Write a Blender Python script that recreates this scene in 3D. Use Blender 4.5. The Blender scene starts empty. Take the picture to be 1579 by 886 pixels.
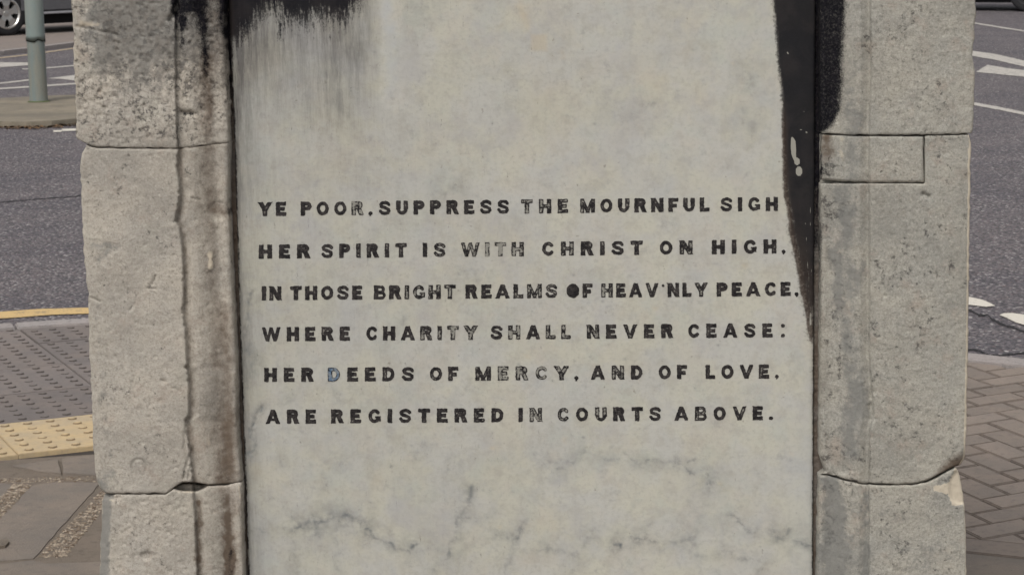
import bpy, bmesh, math, random
import numpy as np
from mathutils import Matrix, Vector

# ------------------------------------------------------------------ camera
SC = bpy.context.scene
FOC = 3430.0; PW, PH = 1579, 886
CAM_H = 1.634
psi, th, rho = map(math.radians, (3.4, 9.5, 1.0))
Fv = np.array([-math.sin(psi)*math.cos(th), math.cos(psi)*math.cos(th), -math.sin(th)])
R0 = np.array([math.cos(psi), math.sin(psi), 0.0]); U0 = np.cross(R0, Fv)
Rv = R0*math.cos(rho) - U0*math.sin(rho); Uv = U0*math.cos(rho) + R0*math.sin(rho)
cam = bpy.data.cameras.new('camera'); camo = bpy.data.objects.new('camera', cam); SC.collection.objects.link(camo)
camo.matrix_world = Matrix(((Rv[0], Uv[0], -Fv[0], 0), (Rv[1], Uv[1], -Fv[1], 0), (Rv[2], Uv[2], -Fv[2], CAM_H), (0, 0, 0, 1)))
cam.sensor_width = 36; cam.lens = FOC/PW*36; cam.clip_start = 0.05; cam.clip_end = 6000
SC.camera = camo
cam.dof.use_dof = True; cam.dof.focus_distance = 3.5; cam.dof.aperture_fstop = 34

# ------------------------------------------------------------------ sky, sun, exposure
SUN_EL, SUN_AZ = math.radians(52), math.radians(200)      # azimuth measured clockwise from +Y
w = bpy.data.worlds.new('World'); SC.world = w; w.use_nodes = True
nt = w.node_tree; bg = nt.nodes['Background']
sky = nt.nodes.new('ShaderNodeTexSky'); sky.sky_type = 'NISHITA'; sky.sun_disc = False
sky.sun_elevation = SUN_EL; sky.sun_rotation = SUN_AZ
sky.air_density = 1.0; sky.dust_density = 4.0; sky.ozone_density = 0.6
hs = nt.nodes.new('ShaderNodeHueSaturation'); hs.inputs['Saturation'].default_value = 0.18
nt.links.new(sky.outputs[0], hs.inputs['Color']); nt.links.new(hs.outputs[0], bg.inputs[0])
bg.inputs[1].default_value = 0.10
sl = bpy.data.lights.new('sun', 'SUN'); sl.energy = 1.1; sl.angle = math.radians(25); sl.color = (1.0, 0.95, 0.87)
so = bpy.data.objects.new('sun', sl); SC.collection.objects.link(so)
sd = Vector((math.sin(SUN_AZ)*math.cos(SUN_EL), math.cos(SUN_AZ)*math.cos(SUN_EL), math.sin(SUN_EL)))
so.rotation_euler = sd.to_track_quat('Z', 'Y').to_euler()
SC.view_settings.view_transform = 'Standard'; SC.view_settings.look = 'None'; SC.view_settings.gamma = 1
SC.view_settings.exposure = 0.44

# ------------------------------------------------------------------ geometry from the photograph
CAMP = np.array([0, 0, CAM_H])
def rays(px, py):
    px = np.asarray(px, float)[..., None]; py = np.asarray(py, float)[..., None]
    return Fv + Rv*((px - PW/2)/FOC) - Uv*((py - PH/2)/FOC)
def gp(px, py, z=0.0):
    d = rays(px, py); return CAMP + d*((z - CAM_H)/d[..., 2:3])
def pp(px, py, Y):
    d = rays(px, py); return CAMP + d*(np.asarray(Y, float)[..., None]/d[..., 1:2])
def G2(px, py, z=0.0):
    p = gp(px, py, z); return (float(p[0]), float(p[1]))

col = SC.collection
def tag(o, label=None, cat=None, group=None, kind=None):
    if label: o['label'] = label
    if cat: o['category'] = cat
    if group: o['group'] = group
    if kind: o['kind'] = kind
    return o
def empty(name, loc=(0, 0, 0), rz=0):
    o = bpy.data.objects.new(name, None); o.location = loc; o.rotation_euler = (0, 0, rz); o.empty_display_size = 0.2
    col.objects.link(o); return o
def link(name, me, mat=None, parent=None, smooth=False):
    o = bpy.data.objects.new(name, me); col.objects.link(o)
    if mat: me.materials.append(mat)
    if parent: o.parent = parent
    if smooth: me.polygons.foreach_set('use_smooth', [True]*len(me.polygons))
    return o
def mesh(name, verts, faces):
    me = bpy.data.meshes.new(name); me.from_pydata([tuple(map(float, v)) for v in verts], [], faces); me.update(); return me
def fattr(me, name, vals):
    a = me.attributes.new(name, 'FLOAT', 'POINT'); a.data.foreach_set('value', np.ascontiguousarray(vals, dtype=np.float32).ravel())

# numpy noise
_rs = np.random.RandomState(7); _T = _rs.rand(16, 256, 256)
def vn(x, y, s, seed=0):
    t = _T[seed % 16]; x = np.asarray(x)/s + 1000.3; y = np.asarray(y)/s + 1000.7
    xi = np.floor(x).astype(int); yi = np.floor(y).astype(int); fx = x - xi; fy = y - yi
    fx = fx*fx*(3-2*fx); fy = fy*fy*(3-2*fy)
    a = t[xi % 256, yi % 256]; b = t[(xi+1) % 256, yi % 256]; c = t[xi % 256, (yi+1) % 256]; d = t[(xi+1) % 256, (yi+1) % 256]
    return (a*(1-fx)+b*fx)*(1-fy) + (c*(1-fx)+d*fx)*fy
def fbm(x, y, s, seed=0, o=4):
    r = 0; a = 0.5; n = 0
    for k in range(o):
        r = r + a*vn(x, y, s/2**k, seed+k); n += a; a *= 0.55
    return r/n
def sstep(a, b, x): t = np.clip((x-a)/(b-a), 0, 1); return t*t*(3-2*t)
def pdist(X, Y, pts):
    d = np.full(np.shape(X), 1e9)
    for (x1, y1), (x2, y2) in zip(pts[:-1], pts[1:]):
        vx, vy = x2-x1, y2-y1; L = vx*vx+vy*vy+1e-9
        t = np.clip(((X-x1)*vx+(Y-y1)*vy)/L, 0, 1)
        d = np.minimum(d, np.hypot(X-x1-t*vx, Y-y1-t*vy))
    return d
def stroke(X, Y, pts, r):
    if len(pts) == 1: pts = [pts[0], pts[0]]
    m = pdist(X, Y, pts) < r*3+8; out = np.zeros(np.shape(X))
    if not m.any(): return out
    x, y = X[m], Y[m]; k = min(r, 5)*.9
    wx = x + (fbm(x, y, 7, 2, 3)-.5)*k*2.4; wy = y + (fbm(x, y, 7, 9, 3)-.5)*k*2.4
    out[m] = np.exp(-(pdist(wx, wy, pts)/r)**2)*(.55+.75*vn(x, y, 11, 4)); return out
def inpoly(X, Y, P):
    c = np.zeros(np.shape(X), bool)
    for (x1, y1), (x2, y2) in zip(P, P[1:]+P[:1]): c ^= ((y1 > Y) != (y2 > Y)) & (X < (x2-x1)*(Y-y1)/(y2-y1+1e-9)+x1)
    return c.astype(float)
def crv(pts):                     # piecewise linear curve of (key, value)
    k = [p[0] for p in pts]; v = [p[1] for p in pts]
    return lambda t: np.interp(t, k, v)

# ------------------------------------------------------------------ node helpers
class NT:
    def __init__(s, name):
        s.m = bpy.data.materials.new(name); s.m.use_nodes = True; s.t = s.m.node_tree
        s.b = s.t.nodes['Principled BSDF']; s.tc = s.t.nodes.new('ShaderNodeTexCoord').outputs['Object']
    def n(s, typ, **kw):
        n = s.t.nodes.new(typ)
        for k, v in kw.items(): setattr(n, k, v)
        return n
    def put(s, sock, v):
        if isinstance(v, (int, float)): sock.default_value = v
        elif isinstance(v, tuple): sock.default_value = v if len(v) == 4 or sock.type == 'VECTOR' else (*v, 1)
        else: s.t.links.new(v, sock)
    def math(s, op, a, b=0.0, c=None, clamp=False):
        n = s.n('ShaderNodeMath', operation=op, use_clamp=clamp); s.put(n.inputs[0], a); s.put(n.inputs[1], b)
        if c is not None: s.put(n.inputs[2], c)
        return n.outputs[0]
    def mapping(s, scale=(1, 1, 1), rot=(0, 0, 0), loc=(0, 0, 0)):
        n = s.n('ShaderNodeMapping'); s.put(n.inputs[0], s.tc); n.inputs['Scale'].default_value = scale; n.inputs['Rotation'].default_value = rot; n.inputs['Location'].default_value = loc
        return n.outputs[0]
    def noise(s, scale, detail=4, rough=0.55, vec=None, dist=0.0, colour=False):
        n = s.n('ShaderNodeTexNoise'); s.put(n.inputs['Vector'], vec if vec is not None else s.tc)
        n.inputs['Scale'].default_value = scale; n.inputs['Detail'].default_value = detail; n.inputs['Roughness'].default_value = rough; n.inputs['Distortion'].default_value = dist
        return n.outputs['Color' if colour else 'Fac']
    def voro(s, scale, feature='F1', vec=None, out='Distance', rnd=1.0):
        n = s.n('ShaderNodeTexVoronoi', feature=feature); s.put(n.inputs['Vector'], vec if vec is not None else s.tc)
        n.inputs['Scale'].default_value = scale; n.inputs['Randomness'].default_value = rnd
        return n.outputs[out]
    def ss(s, v, a, b, lo=0.0, hi=1.0):
        n = s.n('ShaderNodeMapRange', interpolation_type='SMOOTHSTEP'); s.put(n.inputs['Value'], v)
        n.inputs['From Min'].default_value = a; n.inputs['From Max'].default_value = b; n.inputs['To Min'].default_value = lo; n.inputs['To Max'].default_value = hi
        return n.outputs[0]
    def mix(s, f, a, b, mode='MIX'):
        n = s.n('ShaderNodeMix', data_type='RGBA', blend_type=mode); s.put(n.inputs[0], f); s.put(n.inputs[6], a); s.put(n.inputs[7], b)
        return n.outputs[2]
    def attr(s, name):
        n = s.n('ShaderNodeAttribute', attribute_name=name); return n.outputs['Fac']
    def rnd(s): return s.n('ShaderNodeObjectInfo').outputs['Random']
    def bump(s, h, dist, strength=1.0, prev=None):
        n = s.n('ShaderNodeBump'); n.inputs['Strength'].default_value = strength; n.inputs['Distance'].default_value = dist; s.put(n.inputs['Height'], h)
        if prev is not None: s.t.links.new(prev, n.inputs['Normal'])
        return n.outputs[0]
    def done(s, colr, rough=0.8, nrm=None, spec=0.3, metal=0.0):
        s.put(s.b.inputs['Base Color'], colr); s.put(s.b.inputs['Roughness'], rough); s.put(s.b.inputs['Metallic'], metal)
        s.put(s.b.inputs['Specular IOR Level'], spec)
        if nrm is not None: s.t.links.new(nrm, s.b.inputs['Normal'])
        return s.m
def plain(name, c, rough=0.6, var=0.12, scale=30, metal=0.0, spec=0.4):
    s = NT(name); v = s.ss(s.noise(scale), 0.3, 0.7, 1-var, 1+var)
    return s.done(s.mix(1.0, c, s.n('ShaderNodeCombineColor').outputs[0], 'MIX') if False else s.mix(v, tuple(x*0.0 for x in c), c), rough, None, spec, metal)

def stone_mat(name, base, base2, rot=0.0, core=False):
    s = NT(name)
    n1 = s.noise(9, 6, .62); n2 = s.noise(75, 6, .72); n3 = s.noise(260, 4, .75); n4 = s.noise(700, 2, .6)
    c = s.mix(s.ss(n1, .35, .65), base, base2)
    c = s.mix(s.ss(n2, .46, .70, 0, .55), c, tuple(x*.60 for x in base))
    n6 = s.noise(130, 5, .75, s.mapping(loc=(5, 5, 5))); ga = s.ss(s.attr('speck'), -.1, .9, .45, 1.15)
    c = s.mix(s.math('MULTIPLY', s.ss(n6, .50, .68, 0, .5), ga, clamp=True), c, (.17, .155, .14)); c = s.mix(s.ss(n6, .46, .30, 0, .3), c, (.58, .54, .46)); n7 = s.noise(420, 3, .7); c = s.mix(s.ss(n7, .52, .72, 0, .34), c, (.16, .15, .13)); c = s.mix(s.ss(n7, .46, .30, 0, .28), c, (.62, .58, .50))
    c = s.mix(s.ss(s.noise(4.5, 5, .6, s.mapping(loc=(2, 6, 9))), .44, .66, 0, .45), c, tuple(x*.62 for x in base2))
    c = s.mix(s.ss(s.noise(24, 5, .65, s.mapping(loc=(1, 9, 6))), .52, .72, 0, .4), c, (.34, .27, .22))
    c = s.mix(s.ss(s.noise(20, 4, .6, s.mapping(loc=(3, 5, 1))), .55, .75, 0, .45), c, (.42, .40, .34))
    c = s.mix(s.ss(n3, .50, .72, 0, .62), c, tuple(x*.40 for x in base))
    c = s.mix(s.ss(n3, .46, .25, 0, .55), c, (.58, .55, .48))
    # dark pits and lichen specks, their amount set by attribute
    sp = s.math('ADD', s.math('ADD', s.math('MULTIPLY', s.noise(95, 6, .8, s.mapping(loc=(8, 2, 4))), .8), s.math('MULTIPLY', s.noise(18, 3, .5, s.mapping(loc=(3, 3, 4))), .2)), s.math('MULTIPLY', s.attr('speck'), .075))
    spm = s.ss(sp, .585, .67); c = s.mix(s.math('MULTIPLY', spm, .8), c, (.075, .070, .068))
    if not core:
        g = s.ss(s.math('ADD', s.attr('grey'), s.math('MULTIPLY', s.math('SUBTRACT', n2, .5), 1.3)), .25, .75, 0, .75)
        c = s.mix(g, c, (.185, .185, .175))
        b = s.ss(s.math('ADD', s.attr('brown'), s.math('MULTIPLY', s.math('SUBTRACT', n2, .5), .9)), .1, 1.0, 0, .9)
        c = s.mix(b, c, (.11, .078, .055))
        c = s.mix(s.ss(s.math('ADD', s.attr('pale'), s.math('MULTIPLY', s.math('SUBTRACT', n2, .5), .8)), .3, .7, 0, .85), c, (.56, .49, .385))
        st = s.noise(90, 7, .85, s.mapping((1, 1, .45)))
        so_ = s.math('MULTIPLY', s.ss(s.math('ADD', s.math('ADD', s.attr('soot'), s.math('MULTIPLY', s.math('SUBTRACT', st, .5), 1.8)), s.math('MULTIPLY', s.math('SUBTRACT', n7, .5), 1.1)), .22, 1.15), s.ss(s.attr('soot'), .1, .9, .8, 1.0))
        sc_ = s.mix(s.ss(n2, .4, .7), (.006, .006, .009), (.013, .012, .016))
        c = s.mix(s.math('MULTIPLY', so_, s.ss(n3, .2, .55, .8, .99)), c, sc_)
    h = s.math('ADD', s.math('MULTIPLY', n2, .5), s.math('MULTIPLY', n3, .45))
    h = s.math('SUBTRACT', h, s.math('MULTIPLY', spm, .35))
    nb = s.bump(h, .0022, .75); nb = s.bump(n4, .0010, .8, nb)
    rgh = s.ss(n2, .3, .7, .8, .95)
    return s.done(c, rgh, nb, .25 if core else s.math('MULTIPLY', s.math('SUBTRACT', 1.0, s.math('MULTIPLY', so_, .85)), .25))

# ------------------------------------------------------------------ materials
M_stone = stone_mat('limestone_left', (.48, .435, .37), (.42, .39, .345))
M_stoneR = stone_mat('limestone_right', (.385, .365, .315), (.33, .322, .29))
M_core = stone_mat('limestone_core', (.16, .15, .135), (.12, .115, .105), core=True)

M_core2 = stone_mat('old_mortar', (.16, .14, .135), (.11, .10, .095))
def marble_mat():
    s = NT('marble')
    n1 = s.noise(4, 4, .55); n2 = s.noise(22, 5, .6, dist=.5); n3 = s.noise(150, 3, .6); n5 = s.noise(9, 4, .6, s.mapping(loc=(4, 9, 2)))
    c = s.mix(s.ss(s.noise(13, 4, .6), .40, .60), (.475, .462, .392), (.455, .448, .412)); c = s.mix(s.ss(s.noise(20, 4, .6, s.mapping(loc=(7, 3, 3))), .5, .66, 0, .5), c, (.465, .435, .38)); c = s.mix(s.ss(s.noise(17, 4, .6, s.mapping(loc=(1, 7, 3))), .52, .68, 0, .5), c, (.42, .435, .39))
    c = s.mix(s.ss(n5, .55, .75, 0, .4), c, (.45, .425, .345))
    c = s.mix(s.ss(n2, .5, .75, 0, .5), c, (.37, .37, .365)); c = s.mix(s.ss(s.noise(48, 6, .7, s.mapping(loc=(9, 4, 1))), .56, .72, 0, .5), c, (.29, .285, .27)); c = s.mix(s.ss(s.noise(90, 3, .6, s.mapping(loc=(3, 4, 5))), .68, .78, 0, .7), c, (.20, .18, .15))
    c = s.mix(s.ss(s.noise(60, 4, .65, s.mapping(loc=(1, 1, 7))), .62, .78, 0, .35), c, (.27, .26, .24))
    c = s.mix(s.ss(n3, .48, .72, 0, .26), c, (.27, .262, .24))
    c = s.mix(s.ss(n3, .5, .28, 0, .2), c, (.50, .49, .44))
    c = s.mix(s.ss(s.noise(34, 5, .7, s.mapping(loc=(2, 2, 8))), .46, .68, 0, .45), c, (.345, .325, .285))
    c = s.mix(s.ss(s.noise(11, 5, .65, s.mapping(loc=(6, 1, 3))), .52, .7, 0, .45), c, (.375, .365, .365))
    # streaked grime, plus contact shade painted along the slab edges
    stv = s.noise(110, 6, .8, s.mapping((1, 1, .10)))
    wa = s.math('MULTIPLY', s.attr('grime_shade'), s.ss(stv, .3, .7, .6, 1.35))
    c = s.mix(s.math('MULTIPLY', wa, .85, clamp=True), c, (.125, .118, .11))
    c = s.mix(s.math('MULTIPLY', s.attr('warm'), .8, clamp=True), c, (.50, .41, .27))
    c = s.mix(s.math('MULTIPLY', s.attr('cool'), .7, clamp=True), c, (.40, .42, .44))
    v = s.math('MULTIPLY', s.attr('vein'), s.ss(s.noise(70, 4, .65), .3, .65, .15, 1.1))
    c = s.mix(s.math('MULTIPLY', v, .75, clamp=True), c, (.135, .145, .15))
    bn = s.ss(s.math('ADD', s.attr('brown'), s.math('MULTIPLY', s.math('SUBTRACT', s.noise(90, 4, .7), .5), .9)), .3, .75)
    c = s.mix(s.math('MULTIPLY', bn, .85), c, (.085, .062, .048))
    st = s.noise(230, 7, .82, s.mapping((1, 1, .11)))
    st2 = s.noise(190, 5, .75)
    sn = s.math('ADD', s.math('MULTIPLY', s.math('SUBTRACT', st, .5), s.math('MULTIPLY', s.attr('drip'), 2.6)), s.math('MULTIPLY', s.math('SUBTRACT', st2, .5), 1.3))
    so_ = s.math('MULTIPLY', s.ss(s.math('ADD', s.attr('soot'), sn), .28, .82), s.ss(s.math('ADD', s.attr('soot'), s.math('MULTIPLY', s.math('SUBTRACT', st, .5), 1.2)), .3, 1.0, .80, 1.0))
    c = s.mix(s.math('MULTIPLY', so_, .975), c, s.mix(s.math('MULTIPLY', s.attr('brown'), 1.3, clamp=True), s.mix(s.ss(n2, .4, .65), (.007, .007, .010), (.016, .014, .016)), (.036, .027, .023)))
    c = s.mix(s.math('MULTIPLY', s.ss(s.attr('scrape'), .4, .6), .9), c, (.33, .32, .28))
    nb = s.bump(s.math('ADD', n3, s.math('MULTIPLY', n2, .5)), .0007, .6)
    return s.done(c, s.ss(n2, .3, .7, .5, .72), nb, s.math('MULTIPLY', s.math('SUBTRACT', 1.0, s.math('MULTIPLY', so_, .75)), .3))
M_marble = marble_mat()

def letter_mat():
    s = NT('lead_lettering'); wear = s.attr('wear'); ed = s.attr('edge')
    n = s.ss(s.math('ADD', s.math('MULTIPLY', s.noise(420, 4, .75), .4), s.math('MULTIPLY', s.noise(130, 4, .7), .6)), .32, .68)
    edge = s.ss(ed, .13, .01)
    keep = s.math('SUBTRACT', s.math('ADD', n, s.math('MULTIPLY', edge, .45)), s.math('MULTIPLY', wear, .92))
    ink = s.ss(keep, -.20, .14)
    blue = s.attr('blue')
    gone = s.mix(s.noise(60), (.20, .19, .17), (.29, .285, .25))
    gone = s.mix(s.math('MULTIPLY', blue, s.ss(n, .3, .6, .4, 1)), gone, (.09, .16, .26))
    c = s.mix(ink, gone, s.mix(s.ss(n, .9, .1), (.005, .004, .005), (.042, .036, .035)))
    return s.done(c, .6, s.bump(n, .0004, .5), .3)
M_letter = letter_mat()

def asphalt_mat():
    s = NT('asphalt')
    v = s.voro(62, vec=s.tc, out='Color'); sep = s.n('ShaderNodeSeparateColor'); s.put(sep.inputs[0], v); r = sep.outputs[0]; g = sep.outputs[1]
    d = s.voro(62)
    big = s.noise(1.3, 5, .65); mid = s.noise(5, 4, .6)
    c = s.mix(s.ss(big, .35, .65), (.145, .130, .142), (.205, .180, .184))
    c = s.mix(s.ss(mid, .45, .75, 0, .5), c, (.135, .125, .135))
    c = s.mix(s.ss(r, .84, .97, 0, .9), c, (.50, .47, .46))
    c = s.mix(s.ss(g, .86, .97, 0, .4), c, (.17, .10, .09))
    c = s.mix(s.ss(d, .45, .65, 0, .8), c, (.045, .042, .048))
    c = s.mix(s.ss(s.noise(38, 5, .75, s.mapping((.45, 1.0, 1))), .56, .70, 0, .75), c, (.055, .05, .055))
    c = s.mix(s.ss(s.noise(60, 3, .7), .5, .75, 0, .5), c, (.05, .047, .055))
    h = s.math('SUBTRACT', s.math('MULTIPLY', r, .5), s.ss(d, .2, .65))
    nb = s.bump(h, .006, .9); nb = s.bump(s.noise(300, 2, .6), .002, .6, nb)
    return s.done(c, s.ss(r, 0, 1, .6, .9), nb, .3)
M_asph = asphalt_mat()

def grainy(name, c1, c2, dark, sc=1.0, spk=(.4, .38, .35), bumpd=.002, rvar=0.0):
    s = NT(name)
    n1 = s.noise(6*sc, 4, .6); n2 = s.noise(40*sc, 5, .65); n3 = s.noise(260*sc, 3, .7)
    c = s.mix(s.ss(n1, .35, .65), c1, c2)
    c = s.mix(s.ss(n2, .48, .75, 0, .55), c, dark)
    c = s.mix(s.ss(n3, .56, .72, 0, .45), c, dark)
    c = s.mix(s.ss(n3, .40, .25, 0, .5), c, spk)
    if rvar:
        m = s.n('ShaderNodeHueSaturation'); s.put(m.inputs['Color'], c); s.put(m.inputs['Value'], s.ss(s.rnd(), 0, 1, 1-rvar, 1+rvar)); c = m.outputs[0]
    return s.done(c, .88, s.bump(s.math('ADD', n2, n3), bumpd, .7), .25)
M_tact = grainy('tactile_grey', (.205, .175, .160), (.175, .155, .148), (.11, .095, .09), rvar=.06)
M_buff = grainy('tactile_buff', (.52, .395, .23), (.43, .345, .235), (.30, .235, .165), spk=(.6, .52, .38), rvar=.05)
M_brick = grainy('block_paver', (.24, .198, .168), (.21, .178, .155), (.125, .105, .095), rvar=.08)
M_flag = grainy('flagstone', (.24, .200, .165), (.195, .168, .145), (.145, .125, .112), sc=.8, rvar=.04, bumpd=.006)
M_kerb = grainy('kerb_concrete', (.33, .295, .28), (.30, .275, .265), (.10, .09, .09), spk=(.75, .70, .68), rvar=.05)
M_mortar = grainy('sandy_mortar', (.215, .175, .14), (.18, .15, .12), (.09, .075, .065), spk=(.42, .38, .33), bumpd=.008)
M_bed = grainy('joint_sand', (.055, .047, .042), (.045, .04, .036), (.02, .018, .016), bumpd=.004)
M_island = grainy('island_concrete', (.25, .215, .165), (.17, .15, .12), (.13, .115, .08), sc=.35)
M_farpave = grainy('far_pavement', (.24, .20, .175), (.21, .18, .165), (.15, .13, .12), sc=.4)
def paint_mat(name, c, wornc, thr=.62):
    s = NT(name); n = s.math('ADD', s.math('MULTIPLY', s.noise(110, 4, .7), .6), s.math('MULTIPLY', s.noise(14, 4, .6), .4))
    k = s.mix(s.ss(n, thr, thr+.1), c, wornc); k = s.mix(s.ss(s.noise(50, 4, .6), .5, .8, 0, .4), k, tuple(x*.7 for x in c))
    return s.done(k, .8, s.bump(n, .003, .6), .3)
M_white = paint_mat('white_road_paint', (.48, .45, .41), (.18, .17, .165), .50)
M_white2 = paint_mat('fresh_white_paint', (.62, .58, .51), (.3, .28, .26), .56)
M_yellow = paint_mat('yellow_road_paint', (.58, .41, .19), (.30, .23, .14), .50)
M_cream = paint_mat('faded_yellow_paint', (.42, .34, .24), (.2, .17, .15), .5)
M_crack = plain('tar_seam', (.022, .020, .022), .85)

# ------------------------------------------------------------------ MONUMENT
YF = 3.40; YS = 3.45            # distance of the pier faces and of the marble face
mon_base = (-0.185, 4.07, 0.0)
mon = empty('stone_monument', mon_base)
tag(mon, 'weathered grey stone monument with inset white marble slab lettered with a six-line verse', 'monument')
MB = np.array(mon_base)

def samples(a, b, lo, hi, fine, coarse):
    pts = [a]; x = a
    while x < b:
        x += fine if lo-20 <= x <= hi+20 else coarse
        if x < b: pts.append(x)
    pts.append(b); return np.array(pts)

def relief_grid(name, L, R, T, B, depth, masks, mat, parent, stepx=2.0, stepy=2.0, back=.30, base=YF, rnd=1.1, rdep=.0018, jit=0.0, seed=0, x0=None, x1=None, y0=None, y1=None):
    # a block whose front is a dense relief between four outlines, with sides running back
    nu = max(2, int((x1-x0)/stepx)); u = np.linspace(0, 1, nu+1)
    ys = samples(y0, y1, 0, 886, stepy, 14.0); vv = (ys - y0)/(y1-y0)
    Ug, Vg = np.meshgrid(u, vv); X = x0 + (x1-x0)*Ug; Yp = y0 + (y1-y0)*Vg
    for _ in range(4):
        t = T(X); b = B(X); Yp = t + (b-t)*Vg
        l = L(Yp); r = R(Yp); X = l + (r-l)*Ug
    if jit:
        e = 6.0
        X = X + (vn(Yp, Yp*0, 7, seed)-.5)*jit*np.exp(-(X-l)/e)*(1) + (vn(Yp, Yp*0+50, 9, seed+1)-.5)*jit*np.exp(-(r-X)/e)
        Yp = Yp + (vn(X, X*0, 8, seed+2)-.5)*jit*.9*np.exp(-(Yp-t)/e)*(Vg < .5) + (vn(X, X*0+9, 8, seed+3)-.5)*jit*.9*np.exp(-(b-Yp)/e)*(Vg > .5)
    d = np.minimum(np.minimum(X-l, r-X), np.minimum(Yp-t, b-Yp)); d = np.maximum(d, 0)
    dep = depth(X, Yp) + rdep*np.exp(-(d/rnd)**1.3)
    P = pp(X, Yp, base + dep)
    ny, nx = X.shape
    V = P.reshape(-1, 3) - MB
    idx = np.arange(ny*nx).reshape(ny, nx)
    ring = np.concatenate([idx[0, :], idx[1:, -1], idx[-1, -2::-1], idx[-2:0:-1, 0]])
    bv = V[ring].copy(); bv[:, 1] = base + back - MB[1]
    nb0 = len(V); V = np.concatenate([V, bv])
    F = np.stack([idx[:-1, :-1], idx[1:, :-1], idx[1:, 1:], idx[:-1, 1:]], -1).reshape(-1, 4)
    k = np.arange(len(ring)); k2 = (k+1) % len(ring)
    S = np.stack([ring[k], ring[k2], nb0+k2, nb0+k], -1)
    F = np.concatenate([F, S])
    me = bpy.data.meshes.new(name)
    me.vertices.add(len(V)); me.vertices.foreach_set('co', V.astype(np.float32).ravel())
    me.loops.add(F.size); me.loops.foreach_set('vertex_index', F.astype(np.int32).ravel())
    me.polygons.add(len(F)); me.polygons.foreach_set('loop_start', np.arange(0, F.size, 4, dtype=np.int32))
    me.update(calc_edges=True); me.validate()
    for nm, fn in masks.items():
        a = fn(X, Yp).ravel().astype(np.float32); fattr(me, nm, np.concatenate([a, a[ring]]))
    sm = np.ones(len(F), bool); sm[-len(S):] = False; me.polygons.foreach_set('use_smooth', sm)
    return link(name, me, mat, parent)

TOPY, BOTY = -330, 1180
# --- left pier outlines (pixels of the photograph, cast onto the stone plane)
l_top = crv([(-400, 108), (0, 111), (40, 112), (60, 114), (72, 113), (100, 115), (150, 117), (175, 119), (200, 118), (212, 119), (222, 122), (232, 128)])
l_mid = crv([(226, 133), (236, 127), (245, 124), (270, 124), (290, 126), (340, 127), (400, 130), (415, 132), (438, 133), (446, 136), (500, 137), (560, 139), (600, 141), (660, 143), (700, 145), (735, 148), (750, 154), (762, 162)])
l_bot = crv([(758, 163), (772, 158), (800, 157), (840, 155), (886, 154), (1200, 168)])
eL = crv([(-400, 262), (0, 270), (80, 270), (160, 271), (228, 274), (230, 274), (258, 273), (275, 276), (300, 277), (315, 275), (332, 271), (340, 270), (350, 277), (380, 281), (430, 283), (470, 282), (478, 281), (510, 286), (560, 288), (566, 285), (575, 290), (590, 290), (610, 292), (640, 291), (648, 284), (655, 287), (700, 293), (741, 297), (760, 298), (800, 301), (886, 304), (1200, 316)])
gL = crv([(-400, 331), (0, 348), (60, 347), (150, 352), (225, 354), (300, 353), (322, 353), (345, 355), (440, 359), (560, 366), (640, 366), (700, 370), (745, 374), (800, 374), (886, 377), (1200, 389)])
jL1 = crv([(90, 205), (119, 214), (126, 219), (133, 223), (150, 227), (200, 228), (272, 229), (300, 226), (352, 219), (400, 215)])
jL2 = crv([(100, 752), (157, 757), (163, 761), (200, 761), (255, 761), (262, 757), (270, 750), (282, 744), (300, 745), (320, 748), (345, 747), (374, 742), (400, 738)])
eprof = crv([(0, .0075), (.04, .012), (.10, .0105), (.20, .007), (.32, .009), (.45, .014), (.60, .021), (.74, .026), (.82, .026), (.90, .0245), (.97, .027), (1.0, .034)])
def depth_left(seed, rough, eroded=True):
    def f(X, Y):
        e = eL(Y); g = gL(Y); t = np.clip((X-e)/(g-e), 0, 1)
        jag = (vn(X*0, Y, 5, seed)-.5)*(3.0 if eroded else .8)
        inm = sstep(-1.2, 1.2, X-e-jag)
        d = inm*eprof(t)
        d += (fbm(X, Y, 90, seed, 3)-.5)*.007*(1-inm*.5) + (fbm(X, Y, 6, seed+3, 3)-.5)*rough*.5
        return d
    return f
def pits(X, Y, seed, n, box, r, a):
    rs = np.random.RandomState(seed); out = np.zeros_like(X)
    for _ in range(n):
        cx = rs.uniform(box[0], box[2]); cy = rs.uniform(box[1], box[3]); rr = rs.uniform(.5, 1)*r; q = rs.uniform(.6, 1.8)
        m = (np.abs(X-cx) < rr*3) & (np.abs(Y-cy) < rr*3)
        out[m] += a*np.exp(-((X[m]-cx)/rr/q)**2-((Y[m]-cy)/rr)**2)
    return out
dl = depth_left(1, .0045, False)
def d_top(X, Y):
    d = dl(X, Y) + pits(X, Y, 3, 260, (115, 0, 350, 228), 2.6, .0022)
    d += .003*stroke(X, Y, [(118, 40), (140, 46), (160, 50), (182, 54)], 2) + .006*stroke(X, Y, [(278, 175), (290, 174), (298, 176)], 4)
    d += .008*stroke(X, Y, [(262, 32), (272, 10), (273, -20)], 4)
    return d
dm = depth_left(2, .0028)
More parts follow.
